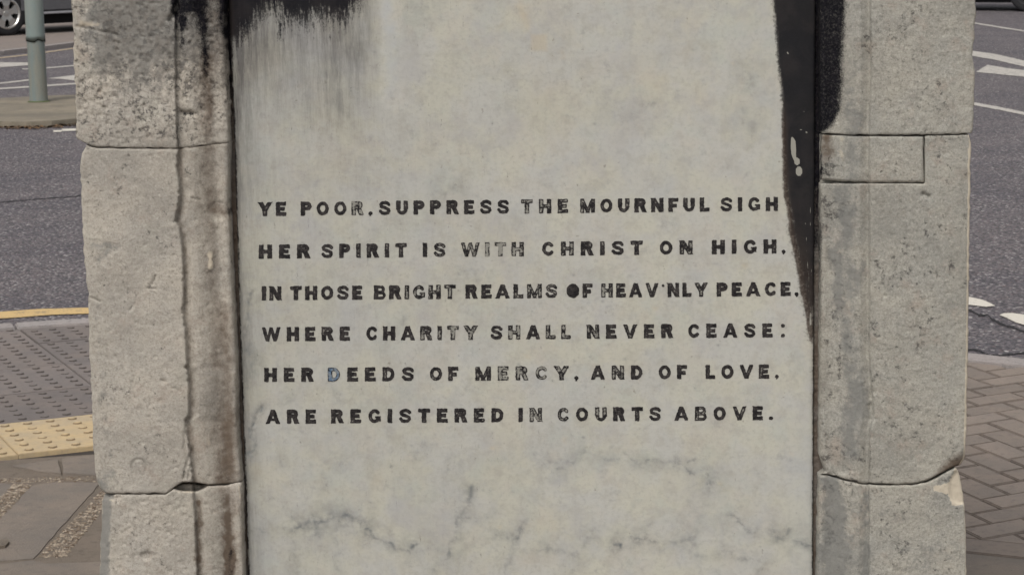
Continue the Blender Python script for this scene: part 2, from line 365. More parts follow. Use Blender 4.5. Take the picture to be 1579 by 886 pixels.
def d_mid(X, Y):
    d = dm(X, Y)
    # surface scar, ring, pits, chips
    d += .0009*sstep(7, 4, pdist(X, Y, [(150, 374), (178, 381), (165, 388), (155, 402)]) - 2*(fbm(X, Y, 8, 5)-.5))
    d += .003*np.exp(-((np.hypot((X-214)/11, (Y-721)/14)-1)/.09)**2)*sstep(735, 722, Y)
    d += .003*stroke(X, Y, [(240, 425), (236, 436), (230, 441)], 1.2) + .003*stroke(X, Y, [(228, 444), (240, 446)], 1.4)
    d += .0014*stroke(X, Y, [(192, 455), (202, 448), (211, 456), (206, 470), (200, 478)], 2)
    d += .0014*stroke(X, Y, [(158, 247), (166, 258), (172, 270)], 2.0) + .003*stroke(X, Y, [(138, 458), (155, 464)], 1.2)
    d += .0035*stroke(X, Y, [(250, 585), (256, 590)], 2) + .003*stroke(X, Y, [(204, 588), (208, 597)], 2)
    d += .003*stroke(X, Y, [(296, 305), (308, 308)], 1.3) - .003*stroke(X, Y, [(322, 385), (325, 405), (324, 415)], 4)
    d += .0016*sstep(2, -2, np.hypot((X-338)/17, (Y-324)/14)*14-14)*(X > 318)
    d += .003*stroke(X, Y, [(286, 650), (284, 700), (294, 715), (290, 738)], 1.6)
    # broken edge at the corner and the flake
    d += .004*stroke(X, Y, [(296, 690), (288, 715), (283, 738)], 1.5)
    d += .028*sstep(0, -12, Y-748)*0
    d += pits(X, Y, 8, 120, (130, 240, 350, 750), 2.0, .0018)
    d += .012*sstep(11, 0, np.hypot((X-285), (Y-752)*1.3)) + .006*sstep(14, 0, np.hypot(X-150, Y-766))
    return d
db = depth_left(4, .004, False)
def d_bot(X, Y):
    d = db(X, Y)
    cav = sstep(1.15, .75, np.hypot((X-292)/26, (Y-748)/9))
    d += .03*cav + .004*sstep(1.3, .6, np.hypot((X-226)/9, (Y-856)/7)) + .004*stroke(X, Y, [(172, 764), (180, 767)], 5)
    d += .010*sstep(14, 0, X-l_bot(Y))
    d += pits(X, Y, 12, 90, (165, 765, 350, 886), 2.2, .002)
    return d
Z = lambda X, Y: np.zeros_like(X)
def mk(**k):
    base = dict(soot=Z, brown=Z, pale=Z, grey=Z, speck=Z); base.update(k); return base
def soot_tl(X, Y):
    e = eL(Y); s = np.zeros_like(X)
    s += 1.0*stroke(X, Y, [(279, -60), (280, 40)], 10)*sstep(130, 20, Y) + .7*stroke(X, Y, [(281, 30), (282, 90)], 5)*sstep(105, 80, Y)
    s += .8*stroke(X, Y, [(297, -60), (296, 10)], 9)*sstep(60, 0, Y) + .85*stroke(X, Y, [(316, -60), (315, 110)], 9)*sstep(170, 20, Y)
    s += .45*stroke(X, Y, [(300, -60), (303, 40)], 12) + .45*stroke(X, Y, [(316, 60), (318, 160)], 6)*sstep(190, 120, Y)
    s += .8*stroke(X, Y, [(341, -60), (343, 50)], 10)*sstep(120, 20, Y) + .28*sstep(150, 0, Y)*sstep(272, 290, X) + .8*stroke(X, Y, [(352, -60), (352, 90)], 5)*sstep(140, 60, Y)
    s += .95*stroke(X, Y, [(266, -60), (266, 22)], 5) + .6*stroke(X, Y, [(271, 20), (275, 240)], 1.6)
    s += .9*stroke(X, Y, [(284, 176), (296, 175)], 4) + .4*stroke(X, Y, [(284, 158), (294, 155)], 2.5) + .6*stroke(X, Y, [(325, 138), (332, 132)], 2)
    s += .35*stroke(X, Y, [(163, 10), (168, 35)], 11) + .25*stroke(X, Y, [(232, 105)], 12) + .3*stroke(X, Y, [(172, 55)], 6)
    s += .45*stroke(X, Y, [(130, 225), (270, 230)], 2.2) + .3*stroke(X, Y, [(350, 100), (354, 240)], 2)
    return np.where(X > e+1.0, s, np.where(X < 262, np.minimum(s, .55), s))
relief_grid('stone_block', l_top, gL, lambda x: x*0+TOPY, jL1, d_top, mk(
    soot=soot_tl, speck=lambda X, Y: .9 - .45*sstep(150, 240, Y) + .5*(fbm(X, Y, 50, 3)-.5),
    brown=lambda X, Y: .45*stroke(X, Y, [(318, 90), (322, 240)], 9) + .15*sstep(290, 330, X) + .36*sstep(260, 60, Y)*sstep(118, 170, X),
    grey=lambda X, Y: .62*sstep(300, 60, Y)*sstep(112, 165, X) + .25*sstep(160, 0, Y) + .7*(fbm(X, Y, 60, 9)-.5),
    pale=lambda X, Y: .38*sstep(14, 0, X-118) + .55*stroke(X, Y, [(125, 35), (150, 38)], 6) + .7*stroke(X, Y, [(270, 5), (273, 50), (273, 62)], .9)),  # left margin: sky-lit chamfer painted in as pale stone
    M_stone, mon, x0=111, x1=352, y0=TOPY, y1=228, jit=4.0, seed=2, back=.33)
def brown_m(X, Y):
    e = eL(Y); g = gL(Y); t = np.clip((X-e)/(g-e), 0, 1)
    b = .30*np.exp(-((t-.60)/.17)**2)*(X > e)*(.5+fbm(X, Y, 30, 2)) + .34*np.exp(-((t-.82)/.12)**2)*sstep(440, 500, Y)*(X > e)
    b += .28*np.exp(-((t-.06)/.05)**2)*(X > e) + .24*(X > e) + .5*stroke(X, Y, [(333, 322), (346, 325)], 9)
    b += .3*stroke(X, Y, [(355, 640), (352, 700), (345, 740)], 12)
    return b
relief_grid('stone_block', l_mid, gL, lambda x: jL1(x)+1.5-1.2*sstep(275, 300, x), lambda x: jL2(x)-1.2, d_mid, mk(
    brown=brown_m, speck=lambda X, Y: .02 + .9*(fbm(X, Y, 60, 4)-.5) - .1*sstep(400, 600, Y),
    grey=lambda X, Y: .55*sstep(13, 1, pdist(X, Y, [(143, 378), (178, 381), (165, 386), (152, 400)]) + 16*(fbm(X, Y, 12, 5)-.5)) + .35*stroke(X, Y, [(150, 480), (170, 740)], 18) + .15*stroke(X, Y, [(240, 300)], 25) + .5*sstep(700, 760, Y)*sstep(200, 150, X),
    soot=lambda X, Y: .6*stroke(X, Y, [(240, 425), (236, 436), (230, 441)], 1.3) + .5*stroke(X, Y, [(192, 455), (202, 448), (211, 456), (206, 470), (200, 478)], 1.5) + .45*stroke(X, Y, [(138, 458), (155, 464)], 1.2) + .5*stroke(X, Y, [(296, 305), (308, 308)], 1.2) + .4*stroke(X, Y, [(158, 247), (166, 258), (172, 270)], 1.5) + .6*stroke(X, Y, [(228, 443), (233, 442)], 2.5) + .55*stroke(X, Y, [(274, 312), (270, 333)], 1.8) + .5*sstep(5, 0, gL(Y)-X)*(vn(X, Y, 9, 3)) + .55*stroke(X, Y, [(282, 742), (300, 744)], 4) + .5*stroke(X, Y, [(348, 316), (354, 333)], 4) + .42*stroke(X, Y, [(282, 380), (284, 470), (287, 560), (291, 640)], 1.0),
    pale=lambda X, Y: .85*stroke(X, Y, [(322, 388), (324, 412)], 4.2)+.4*stroke(X, Y, [(318, 335), (320, 310), (345, 309)], 1.3) + .3*sstep(7, 0, X-l_mid(Y)) + .35*stroke(X, Y, [(310, 745), (335, 742)], 5) + .35*stroke(X, Y, [(318, 650), (325, 700)], 4)),  # pale marks, and a lit edge painted down the left outline
    M_stone, mon, x0=130, x1=360, y0=229, y1=757, jit=2.5, seed=5, back=.33)
relief_grid('stone_block', l_bot, gL, lambda x: jL2(x)+1.2, lambda x: x*0+BOTY, d_bot, mk(
    brown=lambda X, Y: 1.25*stroke(X, Y, [(350, 768), (353, 830), (360, 1000)], 9)*(.55+.45*sstep(780, 840, Y)) + .75*stroke(X, Y, [(308, 775), (305, 840), (310, 1000)], 5) + .25*(fbm(X, Y, 70, 6)-.3) + .15*(X > eL(Y)),
    soot=lambda X, Y: .55*stroke(X, Y, [(226, 856)], 7) + .5*stroke(X, Y, [(280, 742), (302, 742)], 4) + .6*stroke(X, Y, [(356, 845), (360, 1000)], 7)*vn(X, Y, 8, 2)*1.5 + .38*stroke(X, Y, [(160, 763), (262, 761)], 2),
    grey=lambda X, Y: .8*sstep(20, 10, X-l_bot(Y)) + .25*stroke(X, Y, [(265, 760), (285, 768)], 7),
    speck=lambda X, Y: .05 + .3*(fbm(X, Y, 60, 4)-.5),
    pale=lambda X, Y: .6*stroke(X, Y, [(278, 758), (300, 757)], 5) + .45*sstep(5, 0, X-l_bot(Y)) + .75*stroke(X, Y, [(369, 748), (371, 775)], 1.5) + .5*stroke(X, Y, [(170, 770), (176, 772)], 4)),  # includes a painted light rim on the left arris
    M_stone, mon, x0=158, x1=374, y0=762, y1=BOTY, jit=2.5, seed=8, back=.33)

# --- right pier
rR = crv([(-400, 1510), (0, 1504), (20, 1505), (40, 1503), (60, 1502), (80, 1499), (95, 1500), (110, 1503), (150, 1502), (190, 1501), (200, 1500), (207, 1497)])
rRm = crv([(205, 1493), (215, 1496), (230, 1497), (250, 1496), (300, 1496), (420, 1494), (500, 1493), (600, 1491), (690, 1489), (700, 1488), (708, 1486), (716, 1481), (724, 1474), (735, 1462), (745, 1448)])
rRb = crv([(718, 1472), (726, 1477), (735, 1480), (750, 1483), (780, 1487), (820, 1490), (886, 1490), (1200, 1484)])
eR = crv([(-400, 1348), (0, 1343), (50, 1343), (100, 1344), (200, 1341), (300, 1341), (500, 1341), (545, 1341), (560, 1342), (600, 1345), (640, 1347), (660, 1342), (700, 1341), (886, 1340), (1200, 1337)])
gR = crv([(-400, 1266), (0, 1263), (200, 1264), (450, 1264), (700, 1262), (712, 1266), (726, 1272), (732, 1262), (886, 1259), (1200, 1257)])
jR1 = crv([(1250, 203), (1268, 205), (1290, 207), (1345, 208), (1420, 207.5), (1500, 206), (1600, 206)])
jR2 = crv([(1250, 730), (1275, 732), (1290, 735), (1300, 739), (1330, 745), (1370, 747), (1405, 746), (1425, 743), (1440, 737), (1455, 729), (1465, 723), (1474, 719), (1500, 712)])
def depth_right(seed, rough, patch=False):
    def f(X, Y):
        e = eR(Y); g = gR(Y); t = np.clip((e-X)/(e-g), 0, 1)
        inm = sstep(-1.0, 1.0, e-X)
        tt = t
        d = inm*eprof(tt)*.93
        d += (fbm(X, Y, 90, seed, 3)-.5)*.005*(1-inm*.5) + (fbm(X, Y, 6, seed+3, 3)-.5)*rough*.5
        if patch:
            m = sstep(1.0, -1.0, X-1425)*sstep(1.0, -1.0, Y-282.5); d += .02*m
        d += pits(X, Y, seed+20, 160, (1270, 0, 1500, 886), 2.0, .0014)
        return d
    return f
drt = depth_right(6, .003); drm0 = depth_right(7, .003, True); drb0 = depth_right(9, .003)
def drm(X, Y):
    d = drm0(X, Y) + .006*stroke(X, Y, [(1424, 300), (1432, 302)], 3) + .012*sstep(40, 0, np.abs(1500-X) + np.abs(745-Y)*.8 - 22)
    d += .004*stroke(X, Y, [(1344, 600), (1346, 645)], 4)
    return d
def drb(X, Y): return drb0(X, Y) + .009*sstep(1.1, .8, np.hypot((X-1482)/20, (Y-750)/28))*sstep(1455, 1470, X)*.5
def grey_r(X, Y):
    e = eR(Y); t = (e-X)/(e-gR(Y))
    g = .62*np.exp(-((t-.30)/.30)**2)*sstep(0, .05, t)*np.clip(2.6*fbm(X, Y, 45, 7, 5)-.75, 0, 1) + .2*np.exp(-((t-.45)/.2)**2)*(t > 0)*(.3+1.4*fbm(X, Y, 60, 2))
    return g + .3*(fbm(X, Y, 60, 5)-.5)
mR = crv([(-400, 1309), (0, 1307), (60, 1303), (110, 1301), (150, 1299), (172, 1297), (184, 1292), (195, 1284), (203, 1271), (210, 1262)])
relief_grid('stone_block', gR, rR, lambda x: x*0+TOPY, jR1, drt, mk(
    soot=lambda X, Y: np.clip(.5 + (mR(Y)-X)/12, -.6, 1.8), grey=grey_r, speck=lambda X, Y: .28+1.7*(fbm(X, Y, 50, 4)-.5),
    pale=lambda X, Y: .32*sstep(8, 0, rR(Y)-X) + .12*(fbm(X, Y, 70, 8)-.4)), M_stoneR, mon, x0=1263, x1=1504, y0=TOPY, y1=207, jit=2.0, seed=4, back=.33)  # pale strip on the outer edge paints the arris as sky-lit
relief_grid('stone_block', gR, rRm, lambda x: jR1(x)+1.6, lambda x: jR2(x)-1.0, drm, mk(
    soot=lambda X, Y: .75*sstep(9, 0, X-gR(Y))*(.35+.9*vn(X*0, Y, 60, 2))*sstep(720, 400, Y) + .45*stroke(X, Y, [(1266, 700), (1274, 728)], 5) + .4*stroke(X, Y, [(1425, 302)], 4),
    grey=lambda X, Y: grey_r(X, Y) + .55*stroke(X, Y, [(1290, 290), (1300, 330)], 14) + .55*stroke(X, Y, [(1285, 380), (1290, 480)], 12) + .12*stroke(X, Y, [(1318, 540), (1312, 700)], 14),
    speck=lambda X, Y: .30+1.8*(fbm(X, Y, 50, 4)-.5), brown=lambda X, Y: .25*sstep(30, 4, X-gR(Y))*sstep(250, 330, Y) + .85*sstep(22, 4, np.abs((X-1500)+(Y-690)*.9+5)*.7)*sstep(690, 715, Y)*sstep(1430, 1450, X) + .2*sstep(14, 0, rRm(Y)-X),
    pale=lambda X, Y: .8*sstep(4, 1, rRm(Y)-X) + .7*stroke(X, Y, [(1495, 230), (1494, 420), (1491, 600), (1488, 690)], 2.6)*(.5+vn(X, Y, 14, 6)) + .2*stroke(X, Y, [(1272, 560), (1275, 700)], 9)),  # outer-edge pale terms put a lit rim into the stone colour
    M_stoneR, mon, x0=1263, x1=1492, y0=209, y1=745, jit=2.0, seed=9, back=.33)
relief_grid('stone_block', gR, rRb, lambda x: jR2(x)+1.4, lambda x: x*0+BOTY, drb, mk(
    grey=lambda X, Y: .9*stroke(X, Y, [(1282, 740), (1288, 800), (1288, 1000)], 13) + .15*sstep(1350, 1330, X) + .18 + .8*(fbm(X, Y, 60, 5)-.4) + .35*stroke(X, Y, [(1336, 760), (1337, 1000)], 4),
    speck=lambda X, Y: .25+1.7*(fbm(X, Y, 50, 4)-.5) + .6*stroke(X, Y, [(1468, 806)], 6),
    soot=lambda X, Y: .5*stroke(X, Y, [(1336, 775), (1337, 1000)], 2)*vn(X, Y, 12, 8)+.3*sstep(4, 0, X-gR(Y)),
    brown=lambda X, Y: .25*stroke(X, Y, [(1425, 748), (1445, 742)], 5),
    pale=lambda X, Y: 1.3*inpoly(X + (fbm(X, Y, 8, 3)-.5)*7, Y + (fbm(X, Y, 8, 6)-.5)*7, [(1474, 722), (1482, 738), (1488, 775), (1470, 778), (1461, 762), (1441, 755), (1441, 749), (1460, 745)]) + .6*sstep(5, 0, rRb(Y)-X)),  # cream patch, plus a lit edge painted along the outer outline
    M_stoneR, mon, x0=1260, x1=1488, y0=732, y1=BOTY, jit=2.0, seed=12, back=.33)
# the inset repair piece
dpt = depth_right(11, .003)
pat = relief_grid('repair_stone', crv([(200, 1266), (285, 1264)]), crv([(200, 1424.2), (285, 1424.2)]), lambda x: jR1(x)+2.0, crv([(1250, 275.5), (1290, 279), (1345, 281.4), (1400, 281.2), (1424, 280.8)]), lambda X, Y: dpt(X, Y)+.001, mk(
    brown=lambda X, Y: .75*stroke(X, Y, [(1276, 212), (1277, 240)], 11) + .2*sstep(1290, 1270, X),
    soot=lambda X, Y: .8*stroke(X, Y, [(1275, 250), (1284, 256)], 8) + .65*stroke(X, Y, [(1266, 262), (1285, 272)], 5) + .9*stroke(X, Y, [(1264, 205), (1265, 280)], 4) + .5*stroke(X, Y, [(1300, 209), (1420, 209)], 2.5),
    grey=grey_r, speck=lambda X, Y: .2+Z(X, Y), pale=lambda X, Y: .42*stroke(X, Y, [(1298, 212), (1301, 275)], 7) + .3*stroke(X, Y, [(1345, 215), (1415, 213)], 5)),
    M_stoneR, mon, x0=1266, x1=1424, y0=209, y1=280, jit=2.2, seed=15, back=.03, rdep=.004)
pat['label'] = 'small square patch of newer stone let into the right pier'

# --- slab
sL = crv([(-400, 337), (0, 353), (100, 357), (225, 362), (440, 368), (600, 373), (700, 377), (886, 383), (1200, 395)])
sR = crv([(-400, 1259), (0, 1257), (886, 1253), (1200, 1251)])
bT = crv([(340, 80), (362, 70), (375, 58), (385, 45), (395, 28), (412, 16), (430, 18), (440, 30), (455, 30), (470, 34), (500, 26), (530, 34), (548, 10), (560, -12), (600, -60)])
rB = crv([(-400, 1188), (0, 1191), (50, 1195), (100, 1198), (130, 1203), (200, 1206), (250, 1207), (300, 1209), (320, 1213), (340, 1216), (352, 1216), (380, 1222), (410, 1229), (450, 1235), (480, 1242), (500, 1245), (525, 1247), (532, 1256), (1200, 1258)])
def soot_s(X, Y):
    a = np.clip(.5 + (bT(X)-Y+6)/60, -.6, 1.15)
    a = np.maximum(a, .62*stroke(X, Y, [(430, 20), (432, 62)], 3.5)); a = np.maximum(a, .5*stroke(X, Y, [(507, 30), (508, 60)], 4)); a = np.maximum(a, .5*stroke(X, Y, [(532, 20), (533, 48)], 4))
    b = np.clip(.5 + (X-rB(Y))/(13+14*sstep(220, 420, Y)), -.6, 1.8)
    b = b*np.where(Y > 260, 1 - .2*np.clip((X-1246)/8, 0, 1)*sstep(260, 420, Y), 1)
    c = .9*sstep(4.5, 0, X-sL(Y))*(.6+.8*vn(X, Y, 6, 4)) + .8*sstep(3.0, 0, sR(Y)-X)
    return np.maximum(np.maximum(a, b), c)
def drip_s(X, Y): return np.where(X < 900, 1.0, .12)
def grime_shade_s(X, Y):
    u = sstep(620, 520, X)*sstep(230, 30, Y); n = fbm(X, Y, 80, 5)
    w_ = u*.62 + .25*stroke(X, Y, [(540, 20), (530, 160)], 45) - .40*stroke(X, Y, [(597, 0), (603, 150)], 14)
    w_ += .30*sstep(50, 0, X-sL(Y))*(.5+n) + .30*sstep(12, 0, X-sL(Y)) + .25*sstep(9, 0, sR(Y)-X) + .22*sstep(150, 0, X-sL(Y))*sstep(900, 100, Y)  # narrow edge terms paint contact shade beside the frame
    w_ += .12*stroke(X, Y, [(500, 160), (520, 240)], 60) + .2*(n-.5) + .10*sstep(1000, 500, X)
    return np.clip(w_, 0, 1)
VE = [([(386, 817), (420, 815), (445, 812)], 2, .6), ([(455, 816), (470, 806), (500, 800), (512, 795), (520, 806)], 3.2, .8), ([(490, 808), (488, 820), (484, 825)], 3, .6), ([(530, 800), (548, 803), (560, 806)], 3, .7),
      ([(560, 818), (595, 832), (618, 842), (632, 850)], 1.8, .7), ([(636, 842), (643, 838)], 3, .8), ([(725, 748), (719, 770), (710, 795), (704, 815), (696, 850), (690, 862), (670, 880)], 2.2, .75), ([(690, 855), (688, 868)], 4, .55),
      ([(720, 793), (735, 798), (752, 797)], 1.8, .5), ([(762, 824), (780, 826), (798, 830), (803, 812)], 2.2, .6), ([(795, 835), (780, 880)], 2, .4), ([(452, 795), (452, 830), (458, 870), (465, 890)], 3, .45), ([(514, 830), (518, 870), (524, 890)], 2, .4),
      ([(824, 697), (840, 705), (856, 711), (886, 713), (890, 700), (900, 697)], 2.5, .6), ([(860, 722), (866, 725)], 3, .6), ([(928, 711), (950, 710), (965, 702), (980, 708), (1016, 712), (1040, 713), (1056, 719), (1068, 729), (1090, 733)], 2.2, .7), ([(1092, 745), (1098, 746)], 3, .8),
      ([(1060, 710), (1072, 706)], 1.6, .6), ([(828, 842), (850, 846), (880, 850), (897, 851), (900, 840), (910, 828)], 2.6, .6), ([(897, 851), (885, 875), (876, 890)], 2.4, .5), ([(945, 841), (965, 836), (990, 829), (1010, 833), (1040, 837), (1060, 836), (1063, 826)], 2, .7), ([(1062, 849), (1075, 854), (1100, 855), (1130, 854), (1160, 860)], 2, .6),
      ([(1115, 793), (1128, 798), (1145, 813), (1166, 821)], 2.8, .6), ([(1190, 818), (1210, 828), (1222, 814)], 3, .6), ([(1222, 832), (1250, 840)], 1.6, .5), ([(1182, 866), (1180, 880)], 2.5, .6),
      ([(715, 425), (722, 418), (728, 416)], 3, .7), ([(680, 305), (690, 298), (700, 290)], 4, .5), ([(618, 470), (623, 490), (627, 505)], 1.6, .5), ([(985, 166), (1000, 162), (1012, 158)], 2.5, .5), ([(980, 178), (1010, 180)], 5, .3), ([(940, 165), (960, 162)], 5, .25),
      ([(390, 450), (384, 480), (378, 510)], 1.2, .6), ([(383, 535), (391, 552), (386, 580), (378, 600)], 1.6, .6), ([(405, 626), (396, 640), (388, 665), (387, 700)], 1.1, 1.0), ([(448, 604), (440, 617)], 1.6, .6), ([(521, 606), (522, 616)], 1.3, .8), ([(438, 700), (440, 720)], 1.0, .3),
      ([(520, 713), (527, 709)], 2.2, .8), ([(500, 735), (508, 750)], 1.5, .7), ([(630, 700), (650, 693)], 1.8, .3), ([(706, 717), (708, 718)], 3, .6), ([(1150, 120), (1165, 150)], 8, .3), ([(1140, 170), (1160, 200)], 10, .25), ([(650, 12), (662, 10)], 6, .4), ([(1065, 790), (1085, 800)], 5, .3)]
def vein_s(X, Y):
    WX = X + (fbm(X, Y, 22, 2)-.5)*20; WY = Y + (fbm(X, Y, 22, 6)-.5)*20
    r = np.zeros_like(X)
    for p, q, a in VE:
        xs = [c[0] for c in p]; ys = [c[1] for c in p]; m = (X > min(xs)-30) & (X < max(xs)+30) & (Y > min(ys)-30) & (Y < max(ys)+30)
        if m.any(): r[m] = np.maximum(r[m], .62*a*stroke(WX[m], WY[m], p, q*1.2)*(.35+1.2*vn(X[m], Y[m], 16, 3)) + .62*a*stroke(WX[m], WY[m], p, q*6)*(.3+1.2*vn(X[m], Y[m], 25, 7)))
    rs = np.random.RandomState(5)
    for _ in range(110):
        cx, cy, s_ = rs.uniform(380, 1240), rs.uniform(60, 880), rs.uniform(1.0, 2.6); m = (np.abs(X-cx) < 9) & (np.abs(Y-cy) < 9)
        r[m] = np.maximum(r[m], rs.uniform(.2, .75)*np.exp(-((X[m]-cx)/s_/1.3)**2-((Y[m]-cy)/s_)**2))
    # faint bluish web low on the slab
    web = 1 - np.abs(fbm(X, Y, 120, 9, 3)-.5)*28
    return r + .13*np.clip(web, 0, 1)*sstep(600, 820, Y)
def warm_s(X, Y):
    r = .65*stroke(X, Y, [(804, 10), (812, 40)], 9) + .75*sstep(16, 9, np.maximum(np.abs(X-831), np.abs(Y-66))) + .65*stroke(X, Y, [(868, 88)], 7) + .8*stroke(X, Y, [(1129, 97)], 3.5)
    for x, y, q, a in [(1010, 125, 22, .35), (1085, 155, 22, .3), (840, 155, 28, .22), (1060, 80, 22, .2), (945, 345, 22, .25), (822, 425, 16, .25), (770, 440, 25, .2), (1148, 408, 4, .7), (1010, 475, 4, .6), (840, 545, 25, .25), (812, 548, 6, .5), (1190, 420, 14, .15), (760, 690, 3.5, .8), (870, 678, 5, .6), (400, 720, 16, .3), (430, 750, 20, .22), (575, 735, 16, .3), (838, 800, 25, .3), (1110, 745, 4, .7), (1125, 860, 14, .3), (815, 865, 12, .3), (1070, 690, 20, .2), (540, 260, 40, .12), (420, 678, 3, .6), (770, 812, 3, .6), (1220, 697, 5, .5), (790, 30, 30, .15)]:
        r += a*stroke(X, Y, [(x, y)], q)
    return r*.6 + .10*np.clip(fbm(X, Y, 90, 11)-.52, 0, 1)*2
relief_s = lambda X, Y: (fbm(X, Y, 200, 3, 2)-.5)*.002 + .0015*stroke(X, Y, [(405, 626), (396, 640), (388, 665), (387, 700)], 1.6) + .0012*stroke(X, Y, [(390, 450), (378, 510)], 1.6)
slab = relief_grid('marble_slab', sL, sR, lambda x: x*0+TOPY, lambda x: x*0+BOTY, relief_s, dict(
    soot=soot_s, drip=drip_s, grime_shade=grime_shade_s, vein=vein_s, warm=warm_s,
    cool=lambda X, Y: .55*stroke(X, Y, [(597, 0), (604, 140)], 11)*(.6+.6*vn(X, Y, 30, 3)) + .3*np.clip(fbm(X, Y, 70, 13)-.5, 0, 1)*2 + .4*stroke(X, Y, [(720, 545)], 14) + .35*sstep(60, 10, sR(Y)-X)*sstep(560, 700, Y) + .5*stroke(X, Y, [(1215, 548)], 12)*0,
    brown=lambda X, Y: .8*np.exp(-((X-rB(Y)-3)/5)**2)*sstep(130, 200, Y)*sstep(560, 500, Y) + .5*np.exp(-((X-rB(Y)-14)/10)**2)*sstep(300, 420, Y)*sstep(560, 500, Y) + .25*sstep(10, 3, X-sL(Y)),
    scrape=lambda X, Y: np.maximum(sstep(1.3, .7, np.hypot((X-1224-(Y-230)*.10+3*(fbm(X, Y, 8, 3)-.5))/3.8, (Y-230)/19)), np.maximum(sstep(1.2, .8, np.hypot((X-1229)/4.5, (Y-249)/5.5)), sstep(1.2, .8, np.hypot((X-1232)/5, (Y-264)/7.5))))
        + .55*stroke(X, Y, [(1243, 365), (1247, 430), (1250, 520)], 1.1) + .5*stroke(X, Y, [(1250, 300), (1251, 500)], 1.0) + sum(.65*stroke(X, Y, [(a, b)], 2.6) for a, b in [(1215, 82), (1240, 172), (1243, 204), (1242, 345), (1235, 200)])),
    M_marble, mon, x0=353, x1=1257, y0=TOPY, y1=BOTY, jit=1.0, seed=1, back=.04, base=YS, rnd=1.5, rdep=.002)

relief_grid('pointing_mortar', lambda y: gL(y)-3, lambda y: sL(y)+3, lambda x: x*0+TOPY, lambda x: x*0+BOTY,
    lambda X, Y: .004*fbm(X, Y, 7, 3) + .002*(vn(X, Y, 3, 5)), mk(soot=lambda X, Y: .95*sstep(260, 60, Y) + .35*vn(X, Y, 12, 5), brown=lambda X, Y: .75+.5*(vn(X, Y, 30, 2)-.5), grey=lambda X, Y: .6+Z(X, Y)),
    M_core2, mon, x0=345, x1=357, y0=TOPY, y1=BOTY, stepx=2.0, back=.03, base=YS+.004, rnd=.5, rdep=0, seed=3)
relief_grid('pointing_mortar', lambda y: sR(y)-2, lambda y: gR(y)+3, lambda x: x*0+TOPY, lambda x: x*0+BOTY,
    lambda X, Y: .004*fbm(X, Y, 7, 3) + .002*(vn(X, Y, 3, 5)), mk(soot=lambda X, Y: 1.1*sstep(520, 200, Y) + .35*vn(X, Y, 12, 5), brown=lambda X, Y: .65+.5*(vn(X, Y, 30, 2)-.5), grey=lambda X, Y: .6+Z(X, Y)),
    M_core2, mon, x0=1255, x1=1266, y0=TOPY, y1=BOTY, stepx=2.0, back=.03, base=YS+.004, rnd=.5, rdep=0, seed=6)

# --- lettering: every letter a low plate set on the slab
def arc(cx, cy, rx, ry, a0, a1, n=18): return [(cx+rx*math.cos(math.radians(a0+(a1-a0)*i/n)), cy+ry*math.sin(math.radians(a0+(a1-a0)*i/n))) for i in range(n+1)]
ST = .32
def rc(x0, x1, y0, y1): return lambda X, Y: np.maximum(np.maximum(x0-X, X-x1), np.maximum(y0-Y, Y-y1))
def pl(pts, t=ST): return lambda X, Y: pdist(X, Y, pts) - t/2
def dg(x0, y0, x1, y1, t=ST, lo=0, hi=1):
    L = math.hypot(x1-x0, y1-y0); nx, ny = (y1-y0)/L, -(x1-x0)/L
    return lambda X, Y: np.maximum(np.abs((X-x0)*nx+(Y-y0)*ny)-t/2, np.maximum(lo-Y, Y-hi))
def un(*f): return lambda X, Y: np.minimum.reduce([g(X, Y) for g in f])
def cut(f, x0, x1, y0, y1): return lambda X, Y: np.maximum(f(X, Y), np.maximum(np.maximum(x0-X, X-x1), np.maximum(y0-Y, Y-y1)))
h2 = ST/2; th_ = .272; t2 = th_/2
def bowl(x0, w_, ylo, yhi, th_=th_):      # D-like bowl from stem
    t2 = th_/2
    r = (yhi-ylo)/2 - t2; cy = (yhi+ylo)/2; rx = min(r, .30)*1.0
    return un(rc(x0, w_-rx-t2+.01, yhi-th_, yhi), rc(x0, w_-rx-t2+.01, ylo, ylo+th_), cut(pl(arc(w_-rx-t2, cy, rx, r, -90, 90), th_), w_-rx-t2-.01, 9, -1, 2))
